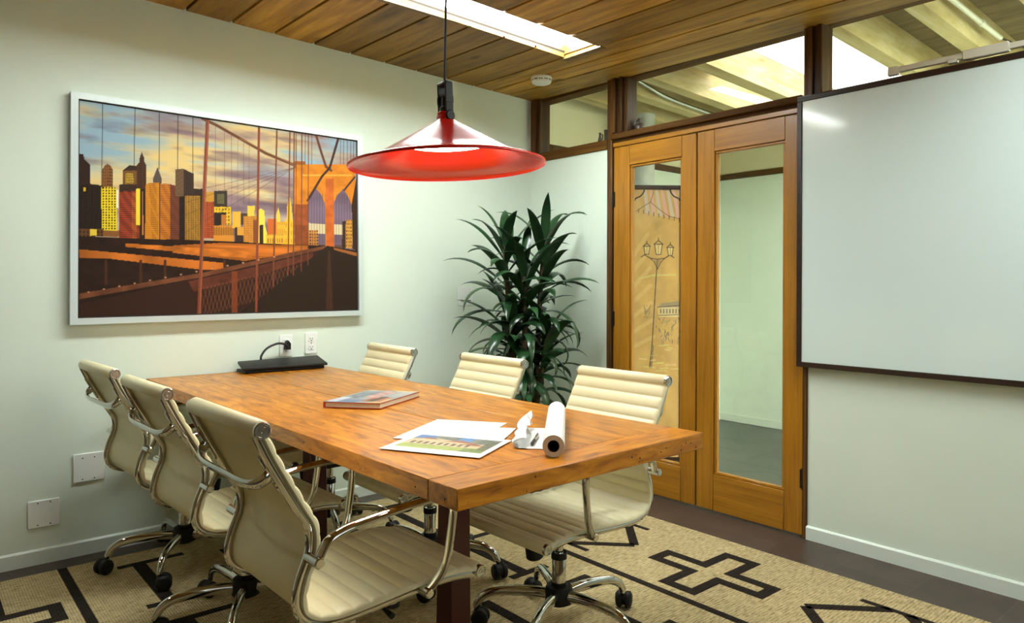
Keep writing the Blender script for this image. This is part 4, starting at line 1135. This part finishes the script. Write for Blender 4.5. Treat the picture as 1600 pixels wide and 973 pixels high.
# ------------------------------------------------------------------ painted screen behind the left door and the column
ux, uy = Vector((_rt.x, _rt.y, 0)), Vector((0, 0, 1))
sc_c = Vector((.801, .63, 0))*4.62
scr = thing('painted_screen', 'tall tan painted screen with a street lamp drawing, standing behind the left glass door', 'screen', (sc_c.x, sc_c.y, 0))
sc_c = sc_c+ux*.010
W2, ZB, ZT = .163, .10, 1.845
def sp_(a, z, dd=0): return sc_c+ux*a+Vector((0, 0, z))+Vector((_fw.x, _fw.y, 0))*dd
def sbox(b, a0, a1, z0, z1, d0=-.012, d1=.012): b.hexa([sp_(a, zz_, dd) for zz_ in (z0, z1) for a, dd in ((a0, d0), (a1, d0), (a1, d1), (a0, d1))])
b = MB(); sbox(b, -W2, -W2+.016, 0, ZT); sbox(b, W2-.016, W2, 0, ZT); sbox(b, -W2+.016, W2-.016, ZT-.028, ZT); sbox(b, -W2+.016, W2-.016, ZB-.03, ZB)
for s_ in (-1, 1):   # curved corner brackets
    b.tube(smooth([sp_(s_*(W2-.018), ZT-.10), sp_(s_*(W2-.024), ZT-.085), sp_(s_*(W2-.055), ZT-.07), sp_(s_*(W2-.075), ZT-.045), sp_(s_*(W2-.08), ZT-.028)], 6), .008, 8)
    b.tube(smooth([sp_(s_*(W2-.018), ZT-.062), sp_(s_*(W2-.034), ZT-.05), sp_(s_*(W2-.044), ZT-.028)], 6), .005, 8)
b.build('frame', 'dbrown', scr)
cs = Canvas(150, 760, (206, 172, 112)); cs.frame([(62, 240), (225, 240), (230, 1220), (62, 1220)]); cs.aa = 1.0
nz = cs.noise(4, 16, 12); cs.im = np.array((200, 164, 102.))*(.9+.2*nz[..., None])
# striped awning
for k in range(7):
    x = 95+k*20
    cs.poly([(x, 240), (x+10, 240), (x+24+k*2, 330+k*4), (x+8+k*2, 322+k*4)], ((214, 168, 176) if k % 2 else (196, 190, 196)), .75)
cs.line([(70, 318), (95, 300), (120, 285), (150, 310), (185, 335), (225, 345)], 2, (110, 88, 60), .8); cs.line([(120, 285), (130, 250)], 1.6, (110, 88, 60))
for k in range(9): x = 78+k*18; y = 318-abs(118-x)*.0+(k-2)*4; cs.line([(x, y), (x, y+12)], 2.6, (90, 70, 50), .7)
# soft fronds
for k in range(7):
    cs.line([(60, 480+k*55), (110+k*4, 400+k*62)], 14, (222, 192, 136), .45)
cs.line([(80, 560), (130, 548), (210, 545)], 6, (206, 206, 130), .6)
# lamp post with three lanterns
ik = (84, 74, 66)
cs.line([(146, 490), (141, 560), (134, 700), (128, 810), (122, 885)], 2.6, ik); cs.line([(128, 805), (119, 885)], 2, ik, .8); cs.line([(133, 805), (127, 885)], 2, ik, .8); cs.line([(119, 885), (128, 886)], 2, ik)
cs.line([(88, 482), (100, 474), (120, 486), (146, 490), (172, 486), (190, 474), (204, 484)], 2.6, ik)
cs.line([(120, 486), (135, 500), (146, 525), (158, 500), (172, 486)], 2, ik, .9); cs.poly([(132, 486), (160, 486), (150, 512), (141, 512)], (150, 130, 100), .5)
for cx, cy, s_ in ((108, 456, .9), (149, 452, 1.15), (191, 460, .9)):
    P_ = lambda a, c: (cx+a*s_, cy+c*s_)
    cs.poly([P_(-12, -14), P_(12, -14), P_(7, 18), P_(-7, 18)], (224, 206, 150), .8)
    cs.line([P_(-12, -14), P_(-7, 18), P_(7, 18), P_(12, -14), P_(-12, -14)], 2, ik); cs.line([P_(-14, -14), P_(0, -26), P_(14, -14)], 2.4, ik); cs.line([P_(0, -26), P_(0, -34)], 2, ik); cs.line([P_(0, -14), P_(0, 18)], 1, ik, .7)
# waterfront house and crowd
cs.poly([(146, 668), (160, 650), (232, 640), (232, 665)], (150, 138, 120), .8); cs.rect(150, 664, 232, 700, (214, 196, 150), .9); cs.line([(148, 664), (232, 656)], 2, ik); cs.line([(150, 694), (232, 690)], 1.6, ik)
for k in range(7): cs.rect(156+k*11, 670, 161+k*11, 686, (120, 108, 96), .8)
rgn = random.Random(11)
for k in range(70):
    x = rgn.uniform(142, 228); y = rgn.uniform(700, 790); cs.line([(x, y), (x+rgn.uniform(-5, 5), y+rgn.uniform(4, 14))], 1.8, rgn.choice(((110, 108, 120), (206, 190, 96), (150, 140, 130), (90, 84, 78))), .8)
for k in range(14): cs.line([(rgn.uniform(95, 125), rgn.uniform(655, 705))]*2+[(rgn.uniform(95, 125), rgn.uniform(655, 705))], 1.6, (130, 118, 100), .5)
for k in range(16):
    x = rgn.uniform(70, 215); y = rgn.uniform(790, 900); cs.line([(x, y), (x+rgn.uniform(15, 40), y+rgn.uniform(-4, 4))], 4, rgn.choice(((214, 210, 132), (226, 206, 156), (180, 172, 110))), .6)
cs.mesh('painting', sp_(-W2+.015, ZT-.028, -.006), sp_(W2-.015, ZT-.028, -.006), sp_(W2-.015, ZB, -.006), sp_(-W2+.015, ZB, -.006), 'linen', scr)
b = MB(); sbox(b, -W2+.015, W2-.015, ZB, ZT-.028, -.004, .006); b.build('backing_panel', 'jug', scr)
b = MB(); b.cyl((4.18, 3.40, 0), (4.18, 3.40, 2.46), .082, 40); struct(b.build('trim_11', 'concrete'))

# ------------------------------------------------------------------ tall dracaena in the corner
PCX, PCY = 2.80, 3.16
pt = thing('potted_dracaena', 'tall potted dracaena with dark strap leaves in the room corner', 'plant', (PCX, PCY, .0074))
b = MB(); b.lathe([(0, .0074), (.12, .0074), (.125, .015), (.155, .29), (.165, .295), (.165, .32), (.15, .32), (.145, .27), (0, .27)], 40, 0, Matrix.Translation((PCX, PCY, 0))); b.build('pot', 'pot', pt)
b = MB(); b.lathe([(0, .272), (.144, .272), (.144, .282), (0, .288)], 32, 0, Matrix.Translation((PCX, PCY, 0))); b.build('soil', 'soil', pt)
rg = random.Random(31)
_rx, _ry, _fx, _fy = _rt.x, _rt.y, _fw.x, _fw.y
canes = [((b_*_rx+c_*_fx, b_*_ry+c_*_fy), (t_*_rx+u_*_fx, t_*_ry+u_*_fy), h_) for b_, c_, t_, u_, h_ in ((-.05, .02, -.125, .0, 1.44), (.05, .03, .115, .0, 1.45), (0, -.05, .0, -.05, 1.30), (-.03, -.05, -.08, -.03, 1.00), (.06, -.02, .13, -.04, .90), (.0, .05, .03, .0, .74))]
leaf = MB(); bm = leaf.bm
def add_leaf(base, az, el, Lg, w, droop, tw):
    p = Vector(base); e = el; prev = None; nseg = 12; ring = []; pts_ = []
    for i in range(nseg+1):
        t = i/nseg
        dirv = Vector((math.cos(az)*math.cos(e), math.sin(az)*math.cos(e), math.sin(e)))
        side = Vector((-math.sin(az), math.cos(az), 0)); nrm = dirv.cross(side)*-1
        side = side*math.cos(tw*t)+nrm*math.sin(tw*t)
        ww = w*(.35+.65*min(1, t/.3))*(1-max(0, (t-.45)/.55)**2.0)
        if i == nseg: ww = .0004
        pts_.append((p.copy(), side.copy(), nrm.copy(), ww))
        p = p+dirv*Lg/nseg; e -= droop/nseg*(.4+1.6*t)
    if any(q[0].x > XW-.02 or q[0].y > YW-.02 or q[0].z < .30 for q in pts_): return False
    rows = []
    for q, sd_, nm, ww in pts_:
        rows.append([bm.verts.new(q-sd_*ww+nm*ww*.28), bm.verts.new(q-sd_*ww*.5+nm*ww*.10), bm.verts.new(q), bm.verts.new(q+sd_*ww*.5+nm*ww*.10), bm.verts.new(q+sd_*ww+nm*ww*.28)])
    for a, c in zip(rows, rows[1:]):
        for k in range(4): bm.faces.new((a[k], a[k+1], c[k+1], c[k]))
    return True
for (bx, by), (tx, ty), ht in canes:
    b = MB(); path = smooth([(PCX+bx, PCY+by, .27), (PCX+bx*.9+tx*.2, PCY+by*.9+ty*.2, .6), (PCX+tx*.8, PCY+ty*.8, ht*.8), (PCX+tx, PCY+ty, ht)], 8)
    b.tube(path, [.021-.010*i/(len(path)-1) for i in range(len(path))], 10); b.build('cane', 'cane', pt)
    cnt = 31 if ht > 1.1 else 20; span = .58 if ht > 1.1 else .34
    az = rg.random()*6.28
    for k in range(cnt):
        f = k/(cnt-1); z = ht-span*f; ii = min(range(len(path)), key=lambda i: abs(path[i].z-z))
        for tries in range(6):
            az += 2.4+rg.uniform(-.3, .3)
            el = R(74)*(1-f)**1.2+R(rg.uniform(-4, 22))*f+R(rg.uniform(-6, 10))*(.4+f)
            Lg = rg.uniform(.32, .47)*(1-.14*abs(f-.35))
            if f < .08: Lg *= .9
            if add_leaf((path[ii].x, path[ii].y, z), az, el, Lg, rg.uniform(.026, .038), rg.uniform(1.0, 2.4)*(.7+.5*f), rg.uniform(-.5, .5)): break
leaf.build('foliage', 'leaf', pt, ang=180, flip=False)
